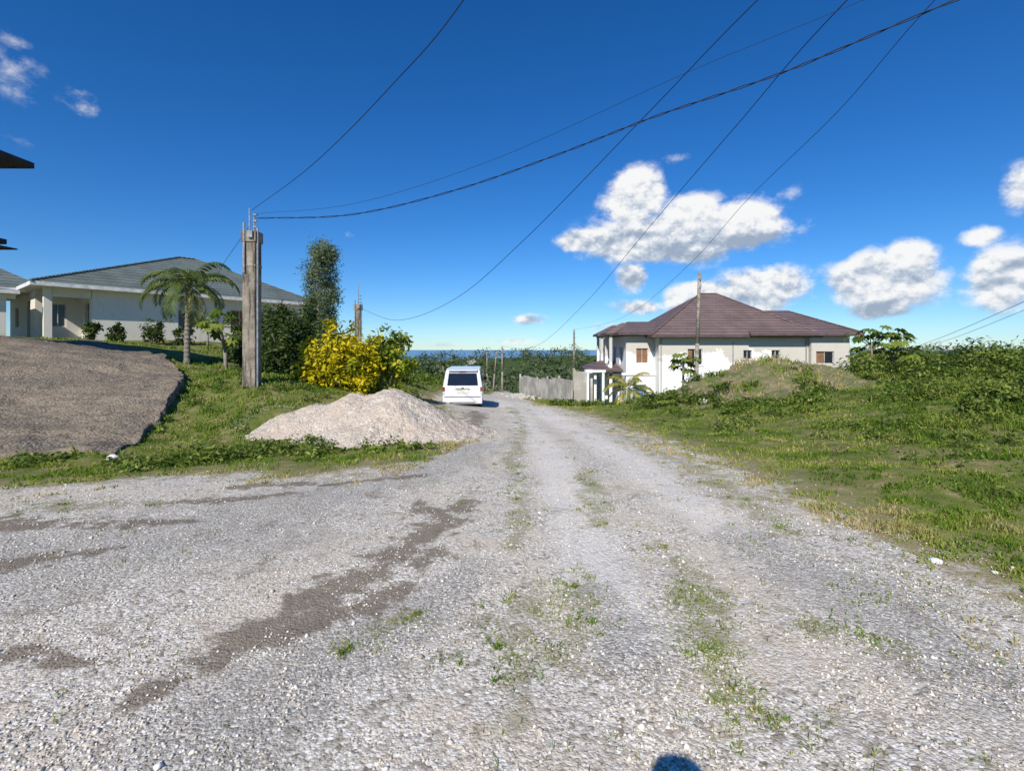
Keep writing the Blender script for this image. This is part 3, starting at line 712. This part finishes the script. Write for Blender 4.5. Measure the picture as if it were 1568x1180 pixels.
wire([(-1.2,60,2.0),(1.73,36,1.84),(3.39,21.9,3.8),(4.23,14.7,5.4),(4.75,10.3,6.34),(5.09,7.4,6.9),(7.2,-1.6,8.1)], .0075)
wire([(5.7,45,3.4),(6.4,27.3,3.5),(6.77,18.4,4.9),(6.93,14.2,6.05),(7.08,10.5,6.8),(7.15,8.3,7.5),(7.3,-1.6,9.2)], .006)
wire([(28.3,35,1.6),(24.5,27.3,2.5),(20.9,20,3.55),(17,12,4.8),(15,-.2,7.6)], .011)
wire([(28.3,35,1.5),(24.5,27.3,2.2),(20.9,20,3.2),(17,12,4.4),(15,-.2,7.3)], .009)
wire([(-6.95,13,4.9),(-10,17,4.6),(-16,26,5.0),(-19,30,5.3)], .006)
wire([(-1.2,60,1.9),(-3.2,75,.9),(-4.6,90,.9)], .012)

# ------------------------------------------------------------------ minivan
def minivan(x, y, rz):
    pit = math.atan2(H(x, y+3.6)-H(x, y+.8), 2.8)
    e = empty('white_minivan', (x, y, H(x, y+.8)-.8*math.tan(pit)+.01), rz); e.rotation_euler = (pit, 0, rz)
    paint, t, b = newmat('white_car_paint'); b.inputs['Roughness'].default_value = .25; b.inputs['Coat Weight'].default_value = .5
    t.set(b.inputs['Base Color'], t.mix(t.ss(t.noise(objco(t), 2, 5), .4, .7, 0, .25), (.76,.77,.78), (.55,.53,.49)))
    black = simple('black_plastic', (.02,.02,.02), .5); red = simple('red_lamp', (.30,.03,.025), .15, spec=.6); clear = simple('clear_lamp', (.6,.6,.6), .1)
    gl = simple('tinted_glass', (.012,.015,.018), .05, .1, spec=.8); rub = simple('tyre_rubber', (.025,.025,.025), .9); rim = simple('alloy', (.4,.4,.42), .3, metal=.8)
    prof = [(.06,.30),(0,.45),(.0,.98),(.05,1.08),(.17,1.60),(.26,1.74),(.5,1.82),(2.7,1.82),(3.25,1.66),(3.95,1.14),(4.45,.98),(4.62,.75),(4.62,.38),(4.5,.28)]
    hw = lambda z: .85 if z < 1.0 else .85-(z-1.0)*.155
    pf = list(prof)
    for cy in (3.72, .86):
        for k in range(0, 9):
            a = math.pi*k/8; pf.append((cy+.36*math.cos(a), .3+.36*math.sin(a)))
    mb = MB(); n = len(pf)
    L_ = [(-hw(z), yy, z) for yy, z in pf]; R_ = [(hw(z), yy, z) for yy, z in pf]
    i = len(mb.v); mb.v += L_+R_
    for k in range(n): mb.f.append((i+k, i+(k+1)%n, i+n+(k+1)%n, i+n+k)); mb.m.append(0)
    mb.f.append(tuple(range(n-1, -1, -1))); mb.m.append(0); mb.f.append(tuple(n+k for k in range(n))); mb.m.append(0)
    body = mb.obj('body', paint, e)
    import bmesh
    bm = bmesh.new(); bm.from_mesh(body.data); bmesh.ops.recalc_face_normals(bm, faces=bm.faces); bm.to_mesh(body.data); bm.free()
    bv = body.modifiers.new('b', 'BEVEL'); bv.width = .05; bv.segments = 3; bv.limit_method = 'ANGLE'; bv.angle_limit = math.radians(50)
    g = MB()
    def rear(z): return np.interp(z, [.98,1.08,1.60,1.74], [0,.05,.17,.26])
    for (za, zb, wa, wb) in ((1.10,1.62,.66,.60),):
        g.face([(-wa,rear(za)-.012,za),(wa,rear(za)-.012,za),(wb,rear(zb)-.012,zb),(-wb,rear(zb)-.012,zb)])
    for s in (-1, 1):
        for (ya, yb, yc, yd) in ((.35,1.35,1.35,.45),(1.42,2.4,2.4,1.42),(2.47,3.55,3.0,2.47)):
            za, zb = 1.12, 1.62; q = [(s*(hw(za)+.006),ya,za),(s*(hw(za)+.006),yb,za),(s*(hw(zb)+.006),yc,zb),(s*(hw(zb)+.006),yd,zb)]
            g.face(q if s > 0 else q[::-1])
    g.face([(.74,3.87,1.22),(-.74,3.87,1.22),(-.66,3.33,1.625),(.66,3.33,1.625)])
    g.obj('windows', gl, e)
    p = MB()
    for s in (-1, 1):
        a = s*.755; b2 = s*.845
        x0, x1 = min(a, b2), max(a, b2)
        p.box(x0,x1,-.012,.08,.86,1.04, 1); p.box(x0,x1,-.012,.06,.72,.855, 2)
        p.box(min(s*.86,s*1.02),max(s*.86,s*1.02),3.35,3.45,1.1,1.28, 0)
        p.box(x0-.02,x1-.02,4.58,4.64,.65,.85, 2)
    p.box(-.83,.83,-.07,.02,.34,.60, 3); p.box(-.78,.78,-.04,.0,.605,.625, 0); p.box(-.55,.55,-.075,-.068,.36,.40, 0)
    p.box(-.24,.24,-.022,-.004,.78,.93, 4); p.box(-.30,.30,-.035,-.003,.945,.97, 5)
    p.obox((-.62,.10,1.72),(1.24,0,0),(0,.25,.05),(0,0,.045), 3); p.box(-.15,.15,.15,.19,1.67,1.69, 1)
    p.cyl((-.06,.040,1.13),(.22,.060,1.20),.008,.007,6,0); p.box(-.05,.05,-.02,-.003,.985,1.03, 5)
    p.box(-.78,.78,.1,4.4,.2,.34, 0)
    p.obj('trim', [black, red, clear, paint, simple('number_plate', (.75,.72,.6), .5), rim], e)
    w = MB()
    for cy in (.86, 3.72):
        for s in (-1, 1):
            a, b2 = s*.60, s*.80
            w.cyl((a,cy,.31),(b2,cy,.31),.31,.31,28,0); w.cyl((b2,cy,.31),(s*.812,cy,.31),.19,.18,20,1)
    w.obj('wheels', [rub, rim], e)
minivan(-2.12, 21.0, math.radians(2.5))

# ------------------------------------------------------------------ trees
def trunk(mb, pts, r0, r1, n=8, m=0):
    k = len(pts); mb.tube(pts, [r0+(r1-r0)*i/(k-1) for i in range(k)], n, m)
def bush(name, x, y, cen, n, size, mat, stems=7, z=None, bark=M_bark, **kw):
    z = H(x, y) if z is None else z
    e = empty(name); mb = MB()
    for i in range(stems):
        c = cen[i % len(cen)]; tx, ty, tz = c[0]+random.uniform(-.5,.5)*c[3], c[1]+random.uniform(-.5,.5)*c[4], c[2]+random.uniform(-.2,.5)*c[5]
        bx, by = x+random.uniform(-.15,.15), y+random.uniform(-.15,.15)
        trunk(mb, [(bx,by,z-.1),((bx+tx)/2+random.uniform(-.1,.1),(by+ty)/2,(z+tz)/2),(tx,ty,tz)], .045, .012, 6)
    mb.obj('stems', bark, e, smooth=True)
    foliage('foliage', cen, n, size, mat, e, **kw)
    return e
bush('yellow_croton_bush', -5.25, 15, [(-5.3,15,1.3,1.0,.8,.85),(-6.0,15,.85,.65,.6,.6),(-4.7,14.9,.95,.7,.6,.7),(-5.3,15,2.0,.5,.45,.5),(-4.5,15,1.6,.45,.45,.5),(-6.1,15,1.5,.35,.35,.4)], 5200, .085, M_yellow, spread=.2, tv=.8, tb=.55, clumps=130)
bush('yellow_green_shrub', -4.0, 15.4, [(-3.7,15.4,1.75,.45,.5,.4),(-4.3,15.4,1.4,.5,.5,.5),(-3.5,15.4,1.15,.4,.45,.4),(-4.1,15.6,.6,.6,.5,.5),(-4.2,15.4,2.1,.3,.3,.3)], 2600, .085, M_yg, spread=.22, tv=.9, clumps=80)
bush('dark_green_shrub', -7.8, 17, [(-7.9,17,1.9,.95,.9,1.1),(-7.4,17,2.6,.6,.6,.6),(-8.3,17.2,2.9,.45,.5,.5),(-7.9,16.8,1.1,1.0,.8,.7),(-7.2,17,1.4,.7,.7,.8)], 6000, .085, M_leafdk, spread=.2, tv=1.0, clumps=150)
bush('green_shrub', -9.8, 22, [(-9.8,22,2.0,1.0,.9,1.0),(-9.2,22,1.4,.8,.8,.7),(-8.4,22,1.1,.9,.8,.7)], 5000, .09, M_leaf, tv=.9, tb=.4)
bush('green_shrub', -7.0, 24, [(-6.8,24,1.0,1.4,.9,.8),(-5.6,24,.5,.9,.8,.5)], 4500, .09, M_leaf, tv=.9)
for (sx, sy, s) in ((-19.4,26.5,.7),(-18.4,27.5,.55),(-16.4,29.5,.7),(-21.5,25.0,.5),(-20.6,25.4,.45),(-15.4,29.8,.8),(-14.6,30.2,.9),(-13.0,28.0,.9),(-12.6,22.5,.6),(-11.3,20.5,.5)):
    zz = H(sx, sy); bush('garden_shrub', sx, sy, [(sx,sy,zz+s*1.0,s*.8,s*.7,s*.8),(sx+s*.4,sy,zz+s*1.7,s*.4,s*.4,s*.5)], 700, .1, M_leafdk, stems=3, tv=.9, tb=.6)
def casuarina(x, y, h):
    e = empty('casuarina_tree'); z = H(x, y); mb = MB()
    trunk(mb, [(x,y,z-.2),(x+.05,y,z+h*.5),(x-.1,y,z+h*.97)], .14, .02)
    cen = []
    for i in range(34):
        f = .22+.75*i/33; a = random.uniform(0, 6.28); L = (1.6-.9*f)*random.uniform(.5,1.15)
        p = (x+math.cos(a)*L, y+math.sin(a)*L, z+h*f+L*.45)
        trunk(mb, [(x,y,z+h*f),p], .03, .01, 5); cen.append((x+math.cos(a)*L*.8, y+math.sin(a)*L*.8, z+h*f+L*.35, .5, .5, .55))
    mb.obj('trunk', M_bark, e, smooth=True)
    foliage('foliage', cen, 12000, .13, M_cas, e, spread=.4, tv=.8, aspect=.2, upb=0, clumps=280, shell=.2)
casuarina(-11.9, 30, 7.0)
M_stem = simple('green_stem', (.16,.19,.06), .6)
def palm(name, x, y, ht, fr, n, L, mat, r=.12, droop=1.0, bend=.1, z=None):
    z = H(x, y) if z is None else z
    e = empty(name); mb = MB()
    pts = [(x+bend*(i/6)**2, y, z-.15+(ht+.15)*i/6) for i in range(7)]
    mb.tube(pts, [r*1.3]+[r*(1-.04*i) for i in range(6)], 10)
    for i in range(int(ht/.16)):
        f = i*.16/ht; mb.cyl((x+bend*f*f,y,z+ht*f),(x+bend*f*f,y,z+ht*f+.05),r*1.08,r*1.0,10)
    mb.obj('trunk', M_palmbark, e, smooth=True)
    V = []; T = []; rc = MB()
    top = Vector(pts[-1])
    for k in range(n):
        az = 2*math.pi*k*.382*1.0+random.uniform(-.2,.2); el = math.radians(78-100*(k/n)**.9+random.uniform(-8,8)); l = L*random.uniform(.8,1.1)
        d = Vector((math.cos(az),math.sin(az),0)); p = top.copy(); ang = el; ns = 14; tb = random.uniform(.1,.7)+(.3 if k > n*.8 else 0)
        side = Vector((-math.sin(az),math.cos(az),0))
        for s in range(ns):
            st = (d*math.cos(ang)+Vector((0,0,1))*math.sin(ang))*(l/ns)
            q = p+st; ang -= droop*(.07+.012*s)
            rc.cyl(p, q, .016*(1-s/ns)+.004, .016*(1-(s+1)/ns)+.003, 5, 0, cap=False)
            if s > 1:
                f = s/ns; ll = fr*math.sin(math.pi*(.12+.82*f))**.7
                for sub in (0, .33, .66):
                    o = p+st*sub
                    for sg in (-1, 1):
                        dirv = (side*sg*.85+st.normalized()*.5+Vector((0,0,-.25-.3*random.random()))).normalized()
                        wv = st.normalized()*(l/ns*.2)
                        tip = o+dirv*ll*random.uniform(.85,1.1)+Vector((0,0,-.15*ll))
                        midp = o+dirv*ll*.5
                        V += [o-wv*.5, midp-wv, tip, midp+wv]; T += [min(1, max(0, tb+random.uniform(-.2,.2)))]*4
            p = q
    V = np.array([tuple(v) for v in V]); F = np.arange(len(V)).reshape(-1, 4)
    rc.obj('frond_stems', M_stem, e, smooth=True)
    np_mesh('fronds', V, F, mat, dict(t=T), parent=e)
palm('palm_tree', -11.95, 18, 3.05, .42, 20, 2.0, M_palm, r=.10, droop=1.2)
palm('young_palm_tree', 6.5, 27.5, 1.1, .42, 14, 1.9, M_palmY, r=.1, droop=1.0)
def papaya(name, x, y, ht, n, R, trunks=1, mat=M_leaf, z=None, ls=.32):
    z = float(height2(np.array([x]), np.array([y]))[0]) if z is None else z
    e = empty(name); mb = MB(); V = []; T = []
    for tr in range(trunks):
        bx = x+(tr-(trunks-1)/2)*.7; th = ht*random.uniform(.8,1); lean = random.uniform(-.15,.25)
        top = Vector((bx+lean, y+random.uniform(-.3,.3), z+th))
        mb.tube([(bx,y,z-.1),((bx+top.x)/2,y,z+th*.5),tuple(top)], [.07,.055,.04], 8)
        for k in range(n):
            az = k*2.4+random.uniform(-.3,.3); el = math.radians(random.uniform(-25,65)); l = R*random.uniform(.6,1)
            st = top-Vector((0,0,random.uniform(0,.35)*th*.5))
            tip = st+Vector((math.cos(az)*math.cos(el),math.sin(az)*math.cos(el),math.sin(el)))*l
            mb.cyl(st, tip, .012, .008, 5, 1, cap=False)
            out = Vector((math.cos(az),math.sin(az),-.45-.3*random.random())).normalized(); side = Vector((-math.sin(az),math.cos(az),random.uniform(-.3,.3))); tt = random.random()
            for lobe in range(7):
                a = math.radians(-130+lobe*43.3); d = out*math.cos(a)+side*math.sin(a); s2 = ls*random.uniform(.8,1.15)*(1-.3*abs(a)/2.3); pr = (out*-math.sin(a)+side*math.cos(a))
                V += [tip, tip+d*s2*.55+pr*s2*.24, tip+d*s2+Vector((0,0,-.08)), tip+d*s2*.55-pr*s2*.24]; T += [min(1,max(0,tt*.7+.25+random.uniform(-.1,.1)))]*4
    mb.obj('trunk', [M_palmbark, M_stem], e, smooth=True)
    V = np.array([tuple(v) for v in V]); np_mesh('foliage', V, np.arange(len(V)).reshape(-1,4), mat, dict(t=T), parent=e)
papaya('papaya_tree', -9.9, 17, 2.0, 24, .75, 1)
papaya('papaya_tree', 16.6, 22, 1.9, 26, 1.0, 2, ls=.36)
papaya('papaya_tree', 18.2, 23.5, 1.6, 20, .9, 1, M_yg, ls=.33)
papaya('papaya_tree', 8.2, 23.5, 1.9, 20, .7, 1)
papaya('papaya_tree', -16.9, 27.2, 1.4, 14, .6, 1, ls=.25)
bush('green_shrub', 8.4, 21.5, [(8.5,21.8,.2,.6,.5,.5),(7.9,21.4,-.15,.5,.5,.35),(9.0,22,-.2,.6,.5,.4)], 1600, .07, M_leaf, tv=.9)
bush('green_shrub', 6.0, 20.0, [(6.0,20,-.45,.7,.6,.3),(5.1,19,-.55,.6,.5,.22),(6.9,20.2,-.3,.6,.5,.35)], 1800, .07, M_leaf, tv=.9)

# scrub on the right
CEN = []
for i in range(110):
    d = random.uniform(14, 34); u = random.uniform(.66, 1.45); x = u*d; y = d
    if x < 14 or (y > 36 and x < 29): continue
    if mound(np.array([x]), np.array([y]))[0] > .3: continue
    z = H(x, y); s = random.uniform(.35, 1.0)*(.7 if d < 18 else 1)
    CEN.append((x, y, z+s*.55, s*1.2, s*1.1, s*.75))
foliage('scrub', CEN, 38000, .085, M_leaf, spread=.24, tv=1.1, tb=.5, clumps=1500)
CEN = []
for i in range(40):
    d = random.uniform(9, 15); u = random.uniform(.90, 1.3); x = u*d; y = d; z = H(x, y); s = random.uniform(.16, .42)*min(1, (u-.80)*4)
    CEN.append((x, y, z+s*.6, s*1.2, s*1.1, s*.85))
foliage('scrub', CEN, 20000, .05, M_leaf, spread=.26, tv=1.1, tb=.5, clumps=800)
CEN = []
for i in range(150):
    d = random.uniform(32, 75); u = random.uniform(.70, 1.45); x = u*d; y = d
    if x < 30 and y < 56: continue
    z = H(x, y); s = random.uniform(.9, 2.1); top = 1.9+d*random.uniform(-.014,.010)
    zc = min(z+s*1.1, top-s*.8)
    CEN.append((x, y, zc, s*1.2, s*1.2, s))
foliage('tree_thicket', CEN, 42000, .17, M_leaf, spread=.22, tv=1.1, tb=.42, clumps=1500)
# distant trees
CEN = []
for i in range(1050):
    d = math.exp(random.uniform(math.log(62), math.log(290))); u = random.uniform(-.62, 1.35); x = u*d; y = d
    if gdist(np.array([x]), np.array([y]))[0] < 2 and d < 90: continue
    if d < 75 and -.1 < u < .02: continue
    z = H(x, y); s = random.uniform(1.2, 3.2)*(1.0 if d > 100 else .75)
    CEN.append((x, y, z+s*.8, s*1.5, s*1.5, s))
foliage('distant_trees', CEN, 85000, .5, M_far, spread=.24, tv=1.0, clumps=5000)
CEN = []
for i in range(60):
    x = random.uniform(-13, -5); y = random.uniform(30, 58); z = H(x, y); s = random.uniform(.4, .9)
    CEN.append((x, y, z+s*.4, s*1.3, s*1.2, s*.7))
foliage('scrub', CEN, 14000, .12, M_leaf, spread=.25, tv=.9, clumps=900)
CEN = []
for i in range(40):
    x = random.uniform(2.5, 8.5); y = random.uniform(24, 40); z = H(x, y); s = random.uniform(.2, .45)
    CEN.append((x, y, z+s*.4, s*1.3, s*1.2, s*.7))
foliage('scrub', CEN, 6000, .09, M_leaf, spread=.25, tv=.9, clumps=400)

# ------------------------------------------------------------------ photographer (behind the camera, casts the shadow)
def photographer():
    e = empty('photographer', (-.08, -.3, .10)); me = bpy.data.meshes.new('body')
    v = [(0,0,.95),(0,0,1.15),(0,0,1.38),(0,.0,1.48),(0,.02,1.58),(0,.02,1.68),
         (.17,0,1.42),(.27,.08,1.2),(.15,.2,1.38),(-.17,0,1.42),(-.27,.08,1.2),(-.1,.2,1.38),
         (.1,0,.88),(.12,.02,.5),(.12,-.02,.05),(.13,.14,-.05),(-.1,0,.88),(-.12,.02,.5),(-.12,-.02,.05),(-.13,.14,-.05)]
    ed = [(0,1),(1,2),(2,3),(3,4),(4,5),(2,6),(6,7),(7,8),(2,9),(9,10),(10,11),(0,12),(12,13),(13,14),(14,15),(0,16),(16,17),(17,18),(18,19)]
    r = [.15,.14,.15,.06,.12,.12,.07,.045,.035,.07,.045,.035,.09,.065,.045,.04,.09,.065,.045,.04]
    me.from_pydata(v, ed, []); ob = bpy.data.objects.new('body', me); COL.objects.link(ob); ob.parent = e
    s = ob.modifiers.new('skin', 'SKIN'); sv = me.skin_vertices[0].data
    for i, q in enumerate(r): sv[i].radius = (q, q)
    sv[0].use_root = True
    sb = ob.modifiers.new('s', 'SUBSURF'); sb.levels = 2; sb.render_levels = 2
    me.materials.append(simple('dark_clothes', (.05,.06,.09), .9))
photographer()

# ------------------------------------------------------------------ light, sky, clouds
AZ = math.radians(18.5); EL = math.radians(37.8)
ld = Vector((math.sin(AZ)*math.cos(EL), math.cos(AZ)*math.cos(EL), -math.sin(EL)))
sun = bpy.data.lights.new('sun', 'SUN'); sun.energy = 5.0; sun.angle = math.radians(.5); sun.color = (1, .95, .87)
so = bpy.data.objects.new('sun', sun); COL.objects.link(so); so.rotation_euler = ld.to_track_quat('-Z', 'Y').to_euler(); so.location = (0,-20,30)
w = bpy.data.worlds.new('World'); scene.world = w; w.use_nodes = True; w.name = 'sky'
t = NT(w.node_tree); bg = w.node_tree.nodes['Background']; out = w.node_tree.nodes['World Output']
sky = t.node('ShaderNodeTexSky', sky_type='NISHITA', sun_disc=False); sky.sun_elevation = EL; sky.sun_rotation = math.pi+AZ
sky.altitude = 200; sky.air_density = 1.0; sky.dust_density = .0; sky.ozone_density = 6.0
hs = t.node('ShaderNodeHueSaturation'); hs.inputs['Saturation'].default_value = 1.24; t.set(hs.inputs['Color'], sky.outputs[0])
skyc = t.mix(1.0, hs.outputs[0], (.80,1.0,1.22), 'MULTIPLY')
t.set(bg.inputs[0], skyc); bg.inputs[1].default_value = .10
gen = t.node('ShaderNodeTexCoord').outputs['Generated']
nv_ = t.node('ShaderNodeVectorMath', operation='NORMALIZE'); t.set(nv_.inputs[0], gen); dirv = nv_.outputs[0]
sp = t.node('ShaderNodeSeparateXYZ'); t.set(sp.inputs[0], dirv)
az = t.math('ARCTAN2', sp.outputs[0], sp.outputs[1]); el = t.math('ARCSINE', sp.outputs[2])
def AE(px, py, rx, ry):
    u = (px-784)/750; v = (535-py)/750; c = 1/(1+u*u); q = math.sqrt(1+u*u)
    return math.atan(u), math.atan(v/q), rx/750*c, ry/750/q
PUFFS = [(1040,362,145,36,1),(972,302,46,40,1),(1130,345,66,38,1),(895,368,50,17,.85),(1060,328,60,30,.85),
         (1170,442,66,33,1),(1080,457,66,26,.95),(970,425,26,22,.8),(985,470,50,14,.6),
         (1350,428,82,42,1),(1390,395,44,28,.9),(1345,472,50,20,.8),(1535,425,62,48,.85),(1500,362,40,18,.66),
         (1568,285,46,42,.62),(25,125,75,55,.40),(125,160,52,24,.47),(15,215,50,22,.36),(10,255,50,13,.38),(25,65,36,18,.38),
         (812,490,36,11,.62),(785,522,50,8,.5),(1470,535,140,13,.48),(1040,243,34,11,.40),(535,360,14,9,.36),(660,528,80,6,.42),(960,500,100,9,.42),(1200,300,50,18,.38)]
dens = None; hgt = None
for (px, py, rx, ry, st) in PUFFS:
    a, e_, ra, re = AE(px, py, rx, ry)
    da = t.math('DIVIDE', t.math('SUBTRACT', az, a), ra*1.15); de = t.math('DIVIDE', t.math('SUBTRACT', el, e_), re*1.15)
    r2 = t.math('ADD', t.math('MULTIPLY', da, da), t.math('MULTIPLY', de, de))
    mk = t.math('MULTIPLY', t.math('EXPONENT', t.math('MULTIPLY', r2, -.9)), st)
    dens = mk if dens is None else t.math('MAXIMUM', dens, mk)
    hk = t.math('MULTIPLY', mk, de); hgt = hk if hgt is None else t.math('ADD', hgt, hk)
def cn(off):
    o = t.node('ShaderNodeVectorMath', operation='ADD'); t.set(o.inputs[0], dirv); o.inputs[1].default_value = off
    mp = t.node('ShaderNodeMapping'); t.set(mp.inputs[0], o.outputs[0]); mp.inputs['Scale'].default_value = (1,1,1.35)
    return t.noise(mp.outputs[0], 13, 8, .6), t.noise(mp.outputs[0], 44, 4, .65)
n1, f1 = cn((0,0,0)); n2_, f2 = cn((-.005,0,.012))
dn = t.math('ADD', dens, t.math('MULTIPLY', t.math('SUBTRACT', n1, .5), 1.1))
dn2 = t.math('ADD', dn, t.math('MULTIPLY', t.math('SUBTRACT', f1, .5), .22))
gate = t.ss(dens, .08, .35)
alpha = t.math('MULTIPLY', t.math('MULTIPLY', t.ss(dn2, .30, .62), gate), t.ss(dens, .15, .58, .30, 1.0))
rel = t.math('ADD', t.math('MULTIPLY', t.math('SUBTRACT', n1, n2_), 4.5), t.math('MULTIPLY', t.math('SUBTRACT', f1, f2), .9))  # relief painted into the cloud colour: sunlit sides bright, undersides shaded
sh = t.math('ADD', t.math('ADD', rel, t.math('MULTIPLY', hgt, .8)), .70)
cc = t.ramp(t.math('ADD', sh, 0, clamp=True), [(0,(.36,.44,.56)),(.45,(.58,.65,.75)),(.75,(.86,.88,.91)),(1,(1,1,.99))])
bg2 = t.node('ShaderNodeBackground'); t.set(bg2.inputs[0], cc); bg2.inputs[1].default_value = .96
ms = t.node('ShaderNodeMixShader'); t.set(ms.inputs[0], t.math('MULTIPLY', alpha, .97)); t.l.new(bg.outputs[0], ms.inputs[1]); t.l.new(bg2.outputs[0], ms.inputs[2]); t.l.new(ms.outputs[0], out.inputs[0])

# ------------------------------------------------------------------ camera
cam = bpy.data.cameras.new('camera'); cam.sensor_width = 36; cam.lens = 36*750/1568; cam.shift_y = -55/1568
cam.clip_start = .05; cam.clip_end = 100000
co = bpy.data.objects.new('camera', cam); COL.objects.link(co); co.location = (0,0,1.6); co.rotation_euler = (math.radians(90),0,0)
scene.camera = co
scene.view_settings.view_transform = 'Standard'; scene.view_settings.look = 'None'; scene.view_settings.exposure = 0
print('terrain', nx, ny)
